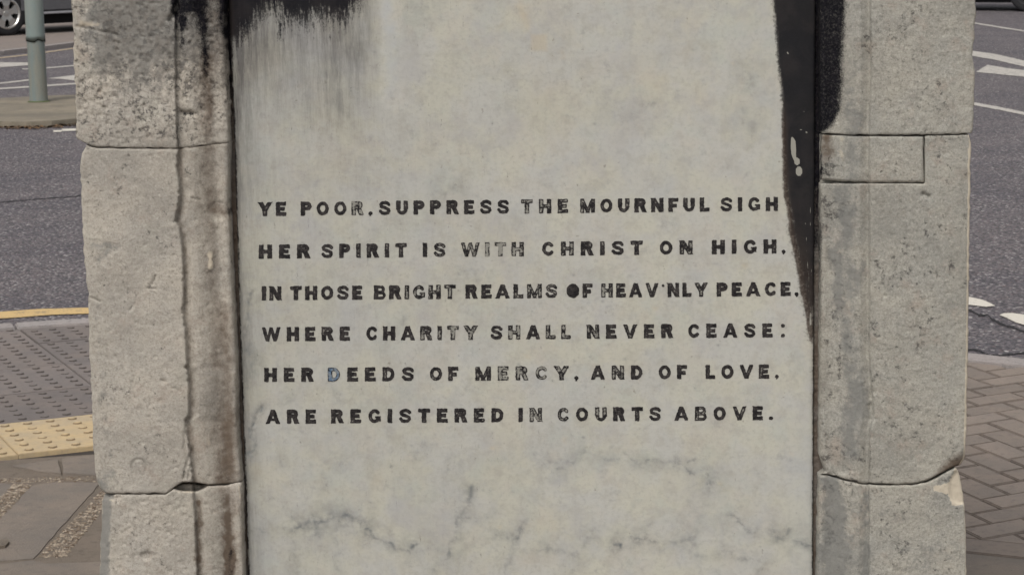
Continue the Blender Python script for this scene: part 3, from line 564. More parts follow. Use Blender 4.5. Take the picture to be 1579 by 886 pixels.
GL = {
 'Y': (.96, un(dg(.13, 1, .48, .42, ST, .38, 1), dg(.83, 1, .48, .42, ST, .38, 1), rc(.48-h2, .48+h2, 0, .5))),
 'E': (.74, un(rc(0, ST, 0, 1), rc(0, .74, 0, th_), rc(0, .72, 1-th_, 1), rc(0, .64, .5-t2, .5+t2))),
 'F': (.72, un(rc(0, ST, 0, 1), rc(0, .72, 1-th_, 1), rc(0, .62, .45-t2, .45+t2))),
 'L': (.70, un(rc(0, ST, 0, 1), rc(0, .70, 0, th_))),
 'I': (ST, rc(0, ST, 0, 1)),
 'H': (.88, un(rc(0, ST, 0, 1), rc(.88-ST, .88, 0, 1), rc(0, .88, .5-t2, .5+t2))),
 'T': (.82, un(rc(.41-h2, .41+h2, 0, 1), rc(0, .82, 1-th_, 1))),
 'N': (.88, un(rc(0, ST*.92, 0, 1), rc(.88-ST*.92, .88, 0, 1), dg(.12, 1, .76, 0, ST))),
 'M': (1.06, un(rc(0, ST*.9, 0, 1), rc(1.06-ST*.9, 1.06, 0, 1), dg(.13, 1, .53, .1, .24), dg(.93, 1, .53, .1, .24))),
 'W': (1.34, un(dg(.13, 1, .40, 0, .25), dg(.67, 1, .40, 0, .22), dg(.67, 1, .94, 0, .22), dg(1.21, 1, .94, 0, .25))),
 'V': (.98, un(dg(.13, 1, .49, 0, .27), dg(.85, 1, .49, 0, .27))),
 'A': (1.02, un(dg(.51, 1, .14, 0, .27), dg(.51, 1, .88, 0, .27), rc(.25, .77, .2, .38))),
 'O': (.94, pl(arc(.47, .5, .47-h2, .5-t2, 0, 360, 36), .245)),
 'Q': (.92, lambda X, Y: np.hypot((X-.46)/.46, (Y-.5)/.5)*.47-.47),
 'C': (.86, cut(pl(arc(.46, .5, .46-h2, .5-t2, 42, 318, 30), .245), 0, .84, 0, 1)),
 'G': (.88, un(cut(pl(arc(.46, .5, .46-h2, .5-t2, 42, 330, 30), .245), 0, .86, 0, 1), rc(.62, .88, .12, .46), rc(.50, .88, .36, .48))),
 'D': (.86, un(rc(0, ST, 0, 1), rc(.1, .45, 1-th_, 1), rc(.1, .45, 0, th_), cut(pl(arc(.40, .5, .46-h2, .5-t2, -90, 90), .245), .38, 9, 0, 1))),
 'P': (.78, un(rc(0, ST, 0, 1), bowl(.1, .78, .38, 1))),
 'R': (.86, un(rc(0, ST, 0, 1), bowl(.1, .80, .42, 1), dg(.52, .5, .72, 0, ST, 0, .5))),
 'B': (.84, un(rc(0, ST, 0, 1), bowl(.1, .79, .42, 1, .205), bowl(.1, .84, 0, .58, .205))),
 'U': (.84, un(rc(0, ST, .36, 1), rc(.84-ST, .84, .36, 1), cut(pl(arc(.42, .40, .42-h2, .40-t2, 180, 360), .245), 0, 9, 0, .42))),
 'S': (.84, pl([(.72, .74), (.62, .85), (.44, .885), (.24, .85), (.135, .74), (.17, .61), (.34, .54), (.52, .48), (.68, .39), (.71, .27), (.62, .15), (.42, .115), (.22, .15), (.11, .28)], .225)),
 '.': (.26, lambda X, Y: np.hypot(X-.13, Y-.13)-.13),
 ',': (.26, un(lambda X, Y: np.hypot(X-.13, Y-.13)-.135, dg(.17, .15, .10, -.08, .10, -.07, .2))),
 "'": (.2, lambda X, Y: np.hypot(X-.1, Y-.82)-.10),
 ':': (.26, un(lambda X, Y: np.hypot(X-.13, Y-.13)-.13, lambda X, Y: np.hypot(X-.13, Y-.83)-.13)),
}
def letter_mesh(ch, X0, base, cap, scx, wear, blue, seed):
    wd, fn = GL[ch]; n = 26
    gx = np.arange(-.08, wd+.10, 1/n); gy = np.arange(-.20 if ch == ',' else -.06, 1.08, 1/n)
    GX, GY = np.meshgrid(gx, gy)
    D = fn(GX, GY) + (fbm(GX*100+seed*37, GY*100, 12, seed % 13, 3)-.5)*.07
    ny, nx = D.shape; verts = []; vd = []; cache = {}; faces = []
    def gv(i, j):
        k = (i, j)
        if k not in cache: cache[k] = len(verts); verts.append((GX[i, j], GY[i, j])); vd.append(-D[i, j])
        return cache[k]
    def ev(a, b):
        k = (min(a, b), max(a, b))
        if k not in cache:
            da, db_ = D[k[0]], D[k[1]]; t = da/(da-db_); cache[k] = len(verts)
            verts.append((GX[k[0]]+(GX[k[1]]-GX[k[0]])*t, GY[k[0]]+(GY[k[1]]-GY[k[0]])*t)); vd.append(0.0)
        return cache[k]
    for i in range(ny-1):
        for j in range(nx-1):
            q = [(i, j), (i, j+1), (i+1, j+1), (i+1, j)]; ins = [D[a] < 0 for a in q]
            if not any(ins): continue
            if all(ins): faces.append([gv(*a) for a in q]); continue
            poly = []
            for k in range(4):
                a, b = q[k], q[(k+1) % 4]
                if D[a] < 0: poly.append(gv(*a))
                if (D[a] < 0) != (D[b] < 0): poly.append(ev(a, b))
            if len(poly) >= 3: faces.append(poly)
    V = np.array(verts); px = X0 + V[:, 0]*cap*scx; py = base(px) - V[:, 1]*cap
    slabY = YS + relief_s(px, py) - .0005
    P = pp(px, py, slabY) - MB
    # skirt down to the slab
    cnt = {}
    for f in faces:
        for a, b in zip(f, f[1:]+f[:1]): cnt[(a, b)] = 1
    bd = [(a, b) for (a, b) in cnt if (b, a) not in cnt]
    bvs = sorted({v for e in bd for v in e}); mp = {v: len(P)+i for i, v in enumerate(bvs)}
    P2 = P[bvs].copy(); P2[:, 1] += .0012; Pall = np.concatenate([P, P2])
    faces += [[b, a, mp[a], mp[b]] for a, b in bd]
    me = mesh('letter', Pall, faces)
    ed = np.concatenate([np.array(vd), np.zeros(len(bvs))])
    fattr(me, 'edge', ed); fattr(me, 'wear', np.full(len(Pall), wear/9)); fattr(me, 'blue', np.full(len(Pall), float(blue)))
    o = link('letter', me, M_letter, slab)
    return o
LINES = [
 (333.2, 325.0, [('YE', 398.1, 441.3, '21'), ('POOR', 463.6, 560.5, '0017'), (',', 568, 574.5, '1'), ('SUPPRESS', 584.2, 784.9, '01112123'), ('THE', 803.6, 875.9, '554'), ('MOURNFUL', 894.6, 1094, '42311122'), ('SIGH', 1111, 1199.7, '1111')]),
 (398.7, 390.6, [('HER', 399, 478, '111'), ('SPIRIT', 495.6, 627.1, '113222'), ('IS', 651.7, 687, '24'), ('WITH', 710.7, 807.7, '6996'), ('CHRIST', 835.1, 991, '253222'), ('ON', 1016.4, 1067.9, '14'), ('HIGH', 1097.6, 1197.3, '2112'), (',', 1205.4, 1211.5, '1')]),
 (462.9, 456.2, [('IN', 403.7, 433.8, '12'), ('THOSE', 447.4, 558.9, '21121'), ('BRIGHT', 576.4, 702.7, '124555'), ('REALMS', 717.7, 859.5, '122354'), ('QF', 873.5, 913.7, '03'), ("HEAV'NLY", 927.1, 1090.8, '53231123'), ('PEACE', 1105, 1219.6, '11121'), (',', 1225.5, 1231.5, '1')]),
 (526.0, 519.6, [('WHERE', 403.7, 539.7, '11121'), ('CHARITY', 563.9, 736.1, '1225366'), ('SHALL', 756.7, 880.4, '27255'), ('NEVER', 904.8, 1038.1, '51422'), ('CEASE', 1060.4, 1191.4, '01111'), (':', 1204, 1210.5, '1')]),
 (588.7, 583.0, [('HER', 407.3, 483.7, '111'), ('DEEDS', 505.4, 638.6, 'b1122'), ('OF', 662, 706.6, '42'), ('MERCY', 733, 876.8, '47775'), (',', 885.5, 892, '8'), ('AND', 910.7, 991.4, '251'), ('OF', 1014.9, 1059.5, '12'), ('LOVE', 1087.8, 1186, '1122'), (',', 1195, 1201, '2')]),
 (653.0, 647.0, [('ARE', 409.8, 487.3, '111'), ('REGISTERED', 510.4, 777, '1111111232'), ('IN', 799.3, 835.7, '26'), ('COURTS', 859, 1019.3, '525222'), ('ABOVE', 1039.6, 1176.5, '15131'), ('.', 1185.4, 1192.3, '1')]),
]
CAPH = 21.6; sd_ = 0
for yl, yr, words in LINES:
    bl = (lambda a, b: (lambda x: a + (b-a)*(x-400)/800))(yl, yr)
    for wrd, x0, x1, wr in words:
        ws = [GL[c][0]*CAPH for c in wrd]; n = len(wrd)
        if n == 1: scx = (x1-x0)/ws[0]; gap = 0
        else:
            gap = (x1-x0-sum(ws))/(n-1); scx = 1.0
            if gap < 5.0: scx = (x1-x0-5.0*(n-1))/sum(ws); gap = 5.0
            if gap > 10.5: scx = min(1.12, (x1-x0-10.5*(n-1))/sum(ws)); gap = (x1-x0-sum(ws)*scx)/(n-1)
        x = x0
        for c, wv, ww in zip(wrd, wr, ws):
            blue = wv == 'b'; sd_ += 1
            o = letter_mesh(c, x, bl, CAPH, scx, 8 if blue else int(wv), blue, sd_)
            if blue: o['label'] = 'letter D with blue stain where the black has worn off'
            x += ww*scx + gap

def box_mesh(name, c, s, bev=0.0):
    bm = bmesh.new(); bmesh.ops.create_cube(bm, size=1, matrix=Matrix.Translation(c) @ Matrix.Diagonal((*s, 1)))
    if bev: bmesh.ops.bevel(bm, geom=bm.edges[:], offset=bev, segments=2, affect='EDGES')
    me = bpy.data.meshes.new(name); bm.to_mesh(me); bm.free(); return me
# body behind the facing stones, plinth below and cap above the picture
link('core', box_mesh('core', (-.185-MB[0], (3.495+4.74)/2-MB[1], .94), (1.35, 4.74-3.495, 1.86)), M_core, mon)
link('plinth', box_mesh('plinth', (-.185-MB[0], 4.06-MB[1], .15), (1.60, 1.52, .30), .02), M_core, mon)
link('cap_stone', box_mesh('cap_stone', (-.185-MB[0], 4.06-MB[1], 1.93), (1.50, 1.42, .16), .02), M_core, mon)

# ------------------------------------------------------------------ GROUND
def poly_sheet(name, pts, z, mat, parent=None, thick=0.0, bev=0.0):
    bm = bmesh.new(); vs = [bm.verts.new((x, y, z)) for x, y in pts]; f = bm.faces.new(vs)
    if f.normal.z < 0 or (f.normal_update() or f.normal.z < 0): f.normal_flip()
    if thick:
        r = bmesh.ops.extrude_face_region(bm, geom=[f]); top = [g for g in r['geom'] if isinstance(g, bmesh.types.BMFace)]
        for g in r['geom']:
            if isinstance(g, bmesh.types.BMVert): g.co.z = z
        for v in vs: v.co.z = z - thick
        if bev:
            te = [e for e in top[0].edges]
            bmesh.ops.bevel(bm, geom=te, offset=bev, segments=2, affect='EDGES')
        bmesh.ops.recalc_face_normals(bm, faces=bm.faces[:])
    me = bpy.data.meshes.new(name); bm.to_mesh(me); bm.free()
    return link(name, me, mat, parent)
def ring_area(p): return sum(a[0]*b[1]-b[0]*a[1] for a, b in zip(p, p[1:]+p[:1]))/2
def clip(poly, a, b):      # keep the side left of a->b
    out = []
    for p, q in zip(poly, poly[1:]+poly[:1]):
        sp = (b[0]-a[0])*(p[1]-a[1])-(b[1]-a[1])*(p[0]-a[0]); sq = (b[0]-a[0])*(q[1]-a[1])-(b[1]-a[1])*(q[0]-a[0])
        if sp >= 0: out.append(p)
        if (sp >= 0) != (sq >= 0): t = sp/(sp-sq); out.append((p[0]+(q[0]-p[0])*t, p[1]+(q[1]-p[1])*t))
    return out

ground = poly_sheet('ground', [(-2500, -2500), (2500, -2500), (2500, 2500), (-2500, 2500)], -.02, grainy('distant_ground', (.13, .12, .11), (.11, .11, .10), (.07, .07, .06), sc=.02)); tag(ground, kind='structure')
road = poly_sheet('road', [(-70, -70), (70, -70), (70, 90), (-70, 90)], 0, M_asph); tag(road, kind='structure')

# pavement nose round which the kerb bends
KB = [(-9.0, 3.2), (-6.0, 6.4), (-4.2, 7.95), (-2.584, 8.673), (-2.256, 8.789), (-1.2, 8.98), (-.2, 8.85), (.6, 8.28), (1.17, 7.922), (1.35, 7.825), (2.3, 7.22), (3.6, 6.1), (5.0, 4.5), (7.0, 1.5), (8.0, -6)]
def offset(pts, d):
    out = []
    for i, p in enumerate(pts):
        a = pts[max(i-1, 0)]; b = pts[min(i+1, len(pts)-1)]; tx, ty = b[0]-a[0], b[1]-a[1]; L = math.hypot(tx, ty)
        out.append((p[0]-ty/L*d, p[1]+tx/L*d))
    return out
PZ = .022
pave = poly_sheet('pavement', KB + [(-9, -6)], .008, M_bed); tag(pave, kind='structure')
def resample(pts, step):
    out = [pts[0]]; acc = 0
    P_ = [np.array(p) for p in pts]; seg = [np.linalg.norm(b-a) for a, b in zip(P_, P_[1:])]; L = sum(seg); n = int(L/step)
    cum = np.concatenate([[0], np.cumsum(seg)])
    return [tuple(np.array([np.interp(s, cum, [p[k] for p in pts]) for k in (0, 1)])) for s in np.linspace(0, L, n+1)]
kin = resample(KB, .225); kout = offset(kin, .125)
joint_at = G2(51, 515)
k0 = min(range(len(kin)), key=lambda i: (kin[i][0]-joint_at[0])**2+(kin[i][1]-joint_at[1])**2) % 4
for i in range(k0, len(kin)-4, 4):
    a = list(kin[i:i+5]); b = list(kout[i:i+5])
    def shr(s0, s1): return (s0[0]+(s1[0]-s0[0])*.022, s0[1]+(s1[1]-s0[1])*.022)
    a[0] = shr(a[0], a[1]); a[-1] = shr(a[-1], a[-2]); b[0] = shr(b[0], b[1]); b[-1] = shr(b[-1], b[-2])
    poly_sheet('kerbstone', a + b[::-1], PZ+.006, M_kerb, pave, .12, .006)

# tactile slabs, 0.45 m, six by six blisters
ta = math.radians(27.3); tu = np.array([math.cos(ta), math.sin(ta)]); tv = np.array([math.sin(ta), -math.cos(ta)])
to = np.array(G2(0, 664))
def blisters(n=6, T=.45, pitch=.0735, sub=(0, 6)):
    V = []; F = []
    m0 = (T-pitch*(n-1))/2
    for i in range(n):
        for j in range(n):
            cx, cy = m0+i*pitch, m0+j*pitch; b = len(V); K = 8
            for r, z in ((.0155, 0), (.0125, .0048), (.0085, .0062)):
                for k in range(K): V.append((cx+r*math.cos(k*2*math.pi/K), cy+r*math.sin(k*2*math.pi/K), z))
            for q in range(2):
                for k in range(K): F.append((b+q*K+k, b+q*K+(k+1) % K, b+(q+1)*K+(k+1) % K, b+(q+1)*K+k))
            F.append(tuple(b+2*K+k for k in range(K)))
    return V, F
BV, BF = blisters()
rs = random.Random(4)
kseg = list(zip(KB[:-1], KB[1:]))
def inside_kerb(p, marg=0.0):
    # pavement polygon test
    P_ = KB + [(-9, -6)]; c = False
    for a, b in zip(P_, P_[1:]+P_[:1]):
        if (a[1] > p[1]) != (b[1] > p[1]) and p[0] < (b[0]-a[0])*(p[1]-a[1])/(b[1]-a[1])+a[0]: c = not c
    return c
def nearest_seg(c):
    best = None
    for a, b in kseg:
        vx, vy = b[0]-a[0], b[1]-a[1]; t = max(0, min(1, ((c[0]-a[0])*vx+(c[1]-a[1])*vy)/(vx*vx+vy*vy))); d = math.hypot(c[0]-a[0]-t*vx, c[1]-a[1]-t*vy)
        if best is None or d < best[0]: best = (d, a, b)
    return best
def clip_kerb(poly):
    # shrink by 8 mm behind the nearest kerb segments
    c = (sum(p[0] for p in poly)/len(poly), sum(p[1] for p in poly)/len(poly))
    d, a, b = nearest_seg(c)
    if d > .8: return poly
    i = kseg.index((a, b))
    for a, b in kseg[max(0, i-1):i+2]:
        L = math.hypot(b[0]-a[0], b[1]-a[1]); nx, ny = (b[1]-a[1])/L*.008, -(b[0]-a[0])/L*.008
        poly = clip(poly, (b[0]+nx, b[1]+ny), (a[0]+nx, a[1]+ny))
        if len(poly) < 3: return []
    return poly
M_tdark = grainy('tactile_dark', (.085, .072, .068), (.07, .06, .055), (.04, .035, .03))
M_bdark = grainy('buff_dark', (.25, .185, .11), (.20, .15, .09), (.12, .09, .06))
def tactile(iu, iv, mat, label=None):
    T = .45; g = .0025 if mat is M_tact else .0012; base = to + tu*(.418-T*1+iu*T) + tv*(iv*T)
    zo = PZ + rs.uniform(-.0015, .0015)
    sq = [tuple(base+tu*x+tv*y) for x, y in ((g, g), (T-g, g), (T-g, T-g), (g, T-g))]
    sq = clip_kerb(sq if ring_area(sq) > 0 else sq[::-1])
    if len(sq) < 3 or abs(ring_area(sq)) < .02: return
    o = poly_sheet('tactile_slab', sq, zo, mat, pave, .05, .002)
    V = []; F = []
    for k in range(0, len(BV), 24):
        cx = sum(v[0] for v in BV[k:k+8])/8; cy = sum(v[1] for v in BV[k:k+8])/8; w_ = base+tu*cx+tv*cy
        inside = all(((b[0]-a[0])*(w_[1]-a[1])-(b[1]-a[1])*(w_[0]-a[0]))/math.hypot(b[0]-a[0], b[1]-a[1]) > .014 for a, b in zip(sq, sq[1:]+sq[:1]))
        if not inside: continue
        n0 = len(V)
        hz = rs.choice([1, 1, 1, .8, .55])
        for v in BV[k:k+24]: q = base+tu*v[0]+tv*v[1]; V.append((q[0], q[1], zo+v[2]*hz-.0001))
        for f in BF[(k//24)*17:(k//24)*17+17]: F.append(tuple(i-k+n0 for i in f)[::-1])
    bm = bmesh.new(); bm.from_mesh(o.data); me2 = mesh('b', V, F); nf0 = len(bm.faces); bm.from_mesh(me2); bm.faces.ensure_lookup_table()
    o.data.materials.append(M_tdark if mat is M_tact else M_bdark)
    for q_ in range(nf0, len(bm.faces)):
        if (q_-nf0) % 17 < 8: bm.faces[q_].material_index = 1  # side ring of each blister takes the darker material
    bmesh.ops.recalc_face_normals(bm, faces=bm.faces[:]); bm.to_mesh(o.data); bm.free(); bpy.data.meshes.remove(me2)
    if label: o['label'] = label
for iu in range(-4, 4):
    for iv in range(-5, 0): tactile(iu, iv, M_tact)
    tactile(iu, 0, M_buff, 'buff yellow blister paving slab')

# herringbone block pavers right of the monument
aA, aB = math.radians(-67), math.radians(31)
vA = np.array([math.cos(aA), math.sin(aA)])*.104; vB = -np.array([math.cos(aB), math.sin(aB)])*.104
hb0 = np.array([1.04, 6.809]) - vB
S1a, S1b = G2(1491, 829, PZ), G2(1579, 838, PZ)          # line where the herringbone ends
sdv = np.array([S1b[0]-S1a[0], S1b[1]-S1a[1]]); sdv /= np.linalg.norm(sdv); sdn = np.array([sdv[1], -sdv[0]])   # sdn points to camera
if sdn[1] > 0: sdn = -sdn
def quad_piece(name, sq, mat, g, th=.05, bev=.003, dz=.0015):
    c = np.mean(np.array(sq), 0); sq = [tuple(np.array(p)+(c-np.array(p))/np.linalg.norm(c-np.array(p))*g) for p in sq]
    if ring_area(sq) < 0: sq = sq[::-1]
    sq = clip_kerb(sq)
    if len(sq) < 3 or abs(ring_area(sq)) < .002: return
    return poly_sheet(name, sq, PZ+rs.uniform(-dz, dz)-(.002 if name == 'paving_slab' else 0), mat, pave, th, bev)
HX0, HX1 = .30, 2.3
def half(sq):
    a = np.array(S1a)-sdv*9; b = np.array(S1a)+sdv*9       # keep far side
    p = clip(sq if ring_area(sq) > 0 else sq[::-1], tuple(a), tuple(b)); return p
nb_ = 0
for i in range(-40, 41):
    for j in range(-30, 31):
        o_ = np.array([i*1+j*2, i*1-j*2])
        for (w_, h_), q in (((2, 1), (0, 0)), ((1, 2), (0, 1))):
            c = [(q[0]+o_[0]+dx, q[1]+o_[1]+dy) for dx, dy in ((0, 0), (w_, 0), (w_, h_), (0, h_))]
            sq = [tuple(hb0 + vA*x + vB*y) for x, y in c]
            cx = sum(p[0] for p in sq)/4; cy = sum(p[1] for p in sq)/4
            if cx < HX0 or cx > HX1 or cy > 8.6 or cy < 4.9: continue
            if cx < .85 and cy < 6.0 and False: continue
            sq = half(sq)
            if len(sq) < 3 or not inside_kerb((cx, cy)) and nearest_seg((cx, cy))[0] > .12: continue
            if quad_piece('brick', sq, M_brick, .0075): nb_ += 1
# edging course and smooth slabs nearer the camera
S2a = G2(1491, 850, PZ); wE = abs(np.dot(np.array(S2a)-np.array(S1a), sdn))
for k in range(-3, 6):
    a = np.array(S1a)+sdv*(k*.30-.05)
    quad_piece('edging_stone', [tuple(a), tuple(a+sdv*.30), tuple(a+sdv*.30+sdn*wE), tuple(a+sdn*wE)], M_brick, .005)
for k in range(-2, 3):
    for r in range(3):
        a = np.array(S1a)+sdv*(k*.75-.25+r*.3)+sdn*(wE+r*.6)
        if a[1]-.6 < 4.86 and a[0] < .62: continue
        quad_piece('paving_slab', [tuple(a), tuple(a+sdv*.75), tuple(a+sdv*.75+sdn*.6), tuple(a+sdn*.6)], M_flag, .005)

# flagstones with gravel joints at lower left (outlines followed from the photograph, laid on the ground)
mortar = poly_sheet('mortar_bed', [G2(-260, 730, .014), G2(330, 690, .014), G2(330, 1000, .014), G2(-260, 1000, .014)], .0195, M_mortar, pave)
def flag(pts, z=PZ, mat=M_flag, name='flagstone', th=.04, sag=1):
    P_ = [G2(x, y, z) for x, y in pts]
    # irregular edges
    Q = []
    for a, b in zip(P_, P_[1:]+P_[:1]):
        n = max(1, int(math.hypot(b[0]-a[0], b[1]-a[1])/.05))
        for k in range(n):
            j = .0025*sag if k else 0
            Q.append((a[0]+(b[0]-a[0])*k/n+rs.uniform(-j, j), a[1]+(b[1]-a[1])*k/n+rs.uniform(-j, j)))
    if ring_area(Q) < 0: Q = Q[::-1]
    return poly_sheet(name, Q, z, mat, pave, th, 0)
flag([(19, 717), (89, 707.5), (94, 729), (60, 726)], PZ+.004); flag([(95, 706.5), (250, 688), (250, 742), (147, 731), (97, 728.5)], PZ+.004)
flag([(-140, 734), (15, 717.5), (17, 720), (55, 729), (40, 735), (-150, 742)], PZ-.004)
flag([(50, 748), (60, 746), (84, 743.5), (155, 743.5), (51.5, 860), (0, 864), (-60, 872), (-150, 872), (0, 800)], PZ)
flag([(-150, 748), (0, 744), (20, 747), (12, 757), (0, 769), (-150, 860)], PZ-.001)
flag([(168, 772), (156, 782), (130, 808), (120, 818), (118, 832), (112, 845), (100, 857), (112, 858), (136, 847), (151, 829), (162, 812), (230, 800), (230, 772)], PZ-.003)
flag([(-150, 880), (0, 869), (50, 863), (70, 868), (160, 865), (158, 836), (141, 851), (125, 861), (240, 855), (240, 960), (-150, 960)][0:5] + [(240, 864), (240, 960), (-150, 960)], PZ-.002)
flag([(113, 863), (138, 852), (153, 836), (165, 822), (240, 812), (240, 861)], PZ-.004)
flag([(0, 832), (10, 828), (14, 834), (8, 840), (-12, 842), (-20, 836)], PZ+.008, M_mortar, 'stone_chip', .01)
# plain paving round about, outside the picture
for k in range(-7, 8):
    for r_ in range(7):
        x0_, y1_ = k*.62 + (.31 if r_ % 2 else 0), 4.84-r_*.62
        if -1.1 < x0_+.31 < .75 and y1_ > 3.0: continue
        if x0_ < -.2 and y1_ > 4.3 or x0_ > .2 and y1_ > 4.3: continue
        poly_sheet('paving_slab', [(x0_+.005, y1_-.615), (x0_+.615, y1_-.615), (x0_+.615, y1_-.005), (x0_+.005, y1_-.005)], PZ-.0005+rs.uniform(-.001, .001), M_flag, pave, .012, .002)
# gravel in the joints
V = []; F = []
def pebbles(quadpx, n, r0=.004):
    (x0, y0), (x1, y1), (x2, y2), (x3, y3) = quadpx
    for _ in range(n):
        u, v = rs.random(), rs.random()
        x = (x0*(1-u)+x1*u)*(1-v)+(x3*(1-u)+x2*u)*v; y = (y0*(1-u)+y1*u)*(1-v)+(y3*(1-u)+y2*u)*v
        c = gp(x, y, .018); r = rs.uniform(.5, 1.5)*r0; b = len(V); a0 = rs.uniform(0, 6)
        e = rs.uniform(.6, 1.5)
        for k in range(5): V.append((c[0]+r*e*math.cos(a0+k*1.257), c[1]+r*math.sin(a0+k*1.257)*1.3, .0195+r*.2))
        V.append((c[0], c[1], .0195+r*rs.uniform(.5, .9))); V.append((c[0], c[1], .015))
        for k in range(5): F.append((b+k, b+(k+1) % 5, b+5)); F.append((b+(k+1) % 5, b+k, b+6))
pebbles([(22, 746), (50, 748), (0, 802), (0, 768)], 260); pebbles([(-60, 800), (0, 769), (0, 800), (-60, 850)], 160)
pebbles([(162, 752), (168, 774), (100, 860), (58, 860)], 620); pebbles([(0, 738), (150, 734), (150, 743), (0, 745)], 240, .003)
M_peb = NT('pebbles'); vcol = M_peb.voro(90, out='Color'); hsx = M_peb.n('ShaderNodeSeparateColor'); M_peb.put(hsx.inputs[0], vcol)
M_peb = M_peb.done(M_peb.mix(hsx.outputs[0], (.12, .085, .06), (.38, .32, .25)), .8)
tag(link('gravel', mesh('gravel', V, F), M_peb, pave), kind='stuff')

# ------------------------------------------------------------------ road markings, on the road surface
def mark(pts, mat=M_white, name='road_marking', z=.004):
    P_ = [G2(x, y, z) for x, y in pts]
    Q = []
    for a, b in zip(P_, P_[1:]+P_[:1]):
        L = math.hypot(b[0]-a[0], b[1]-a[1]); n = max(1, min(60, int(L/.06)))
        for k in range(n):
            j = .006 if k else 0
            Q.append((a[0]+(b[0]-a[0])*k/n+rs.uniform(-j, j), a[1]+(b[1]-a[1])*k/n+rs.uniform(-j, j)))
    return poly_sheet(name, Q, z, mat, road)
def band(pts, th, mat=M_white, name='road_marking', z=.004):
    if not isinstance(th, (list, tuple)): th = [th]*len(pts)
    return mark([(x, y-t/2) for (x, y), t in zip(pts, th)] + [(x, y+t/2) for (x, y), t in zip(pts, th)][::-1], mat, name, z)
yk = band([(-250, 500), (0, 485.5), (70, 480.5), (140, 478.5), (300, 473)], [10.5, 10.5, 10, 9, 9], M_yellow); yk['label'] = 'yellow kerbside line'
yy = band([(-120, 100), (0, 89.3), (42, 84.8), (72, 80.5), (112, 74.8), (220, 64)], 1.7, M_cream); yy['label'] = 'far yellow kerbside line'
mark([(-120, 106), (0, 96.2), (44, 96.5), (44, 100.7), (0, 103.8), (-120, 116)])
band([(72, 104.9), (113, 101.4), (240, 90)], 1.7); band([(34, 106.6), (52, 106.4)], 1.3)
band([(-120, 147), (0, 128.6), (45, 123.4)], 2.2)
mark([(73, 121), (113, 116), (190, 108), (190, 126), (113, 124), (90, 121.5)])
band([(-120, 148), (0, 136.8), (45, 134), (74, 132), (113, 129.2), (240, 121)], 2.3)
band([(82, 202.2), (94, 202), (96, 201)], 2.6, M_white2); band([(95, 200.5), (120, 199.6), (220, 196)], 3.2, M_white2)
band([(1400, 21), (1504, 36), (1579, 48), (1700, 70)], 1.9)
mark([(1440, 70), (1503, 79), (1535, 83.5), (1579, 93.5), (1700, 122), (1700, 134), (1579, 102.8), (1535, 92.5), (1503, 87), (1440, 80)])
mark([(1504.7, 111), (1522.7, 100), (1552, 105.2), (1579, 108.2), (1700, 118), (1700, 132), (1579, 118.5), (1540, 114.5)])
band([(1420, 148), (1501, 160), (1540, 167), (1579, 175), (1700, 202)], 4.6, M_white)
mark([(1440, 452), (1493.5, 457), (1514, 461.4), (1535, 471), (1520.6, 472.7), (1493.5, 469.3), (1440, 466)], M_white2)
mark([(1541, 485), (1548, 482.5), (1560, 482), (1579, 484.5), (1680, 500), (1680, 530), (1579, 500.4), (1565.7, 496.4), (1552, 489.5)], M_white2)
def seam(pts, th=2.4):
    q = []
    for (x0, y0), (x1, y1) in zip(pts, pts[1:]):
        n = max(1, int(abs(x1-x0)/2.5))
        for k in range(n): q.append((x0+(x1-x0)*k/n, y0+(y1-y0)*k/n+rs.uniform(-.7, .7)))
    q.append(pts[-1])
    up = [(x, y-rs.uniform(.15, 1)*th/2) for x, y in q]; dn = [(x, y+rs.uniform(.15, 1)*th/2) for x, y in q]
    return poly_sheet('crack', [G2(x, y, .003) for x, y in up+dn[::-1]], .003, M_crack, road)
seam([(1440, 470), (1493.5, 477), (1509, 485), (1523, 485), (1532, 493), (1545, 498.6), (1557, 503), (1579, 510), (1650, 530)], 5)
seam([(1440, 535), (1496, 538), (1511.6, 540), (1525, 547), (1547.6, 546.5), (1579, 543.7), (1650, 540)], 4)
seam([(1493, 545), (1520, 549), (1535, 552)], 4); seam([(0, 312), (40, 308), (110, 303), (135, 300)], 1.5)
seam([(-100, 507), (0, 509), (40, 504), (60, 503), (135, 500)], 3.4)

# ------------------------------------------------------------------ far pavement beyond the left road
fk = [G2(-400, 118), G2(-120, 96), G2(0, 84.6), G2(42, 79.8), G2(72, 76), G2(112, 71), G2(220, 60), G2(420, 42)]
farp = poly_sheet('far_pavement', fk + [(fk[-1][0]+4, fk[-1][1]+22), (fk[0][0]-14, fk[0][1]+22)], .05, M_farpave); tag(farp, kind='structure')
fr = resample(fk, .9); fo = offset(fr, -.125)
for a, b, c, d in zip(fr, fr[1:], fo[1:], fo):
    ctr = ((a[0]+c[0])/2, (a[1]+c[1])/2); q = [a, b, c, d]; q = [(x+(ctr[0]-x)*.012, y+(ctr[1]-y)*.012) for x, y in q]
    if ring_area(q) < 0: q = q[::-1]
    poly_sheet('kerbstone', q, .057, M_kerb, farp, .12, .008)

# ------------------------------------------------------------------ traffic island with lamp post
IZ = .05
near = [G2(x, y, IZ) for x, y in [(-330, 176), (-200, 184), (-80, 187), (0, 187.5), (40, 188), (80, 186.5), (118, 183), (170, 176), (215, 166)]]
farE = [G2(x, y, IZ) for x, y in [(218, 152), (160, 147), (115, 146), (70, 147.5), (0, 151), (-160, 159), (-330, 166)]]
isl = poly_sheet('traffic_island', near + farE, IZ, M_island, None, .10, .01)
tag(isl, 'low concrete traffic island with mossy top carrying the grey-green post', 'traffic island')
# kerb ring
ringp = near + farE
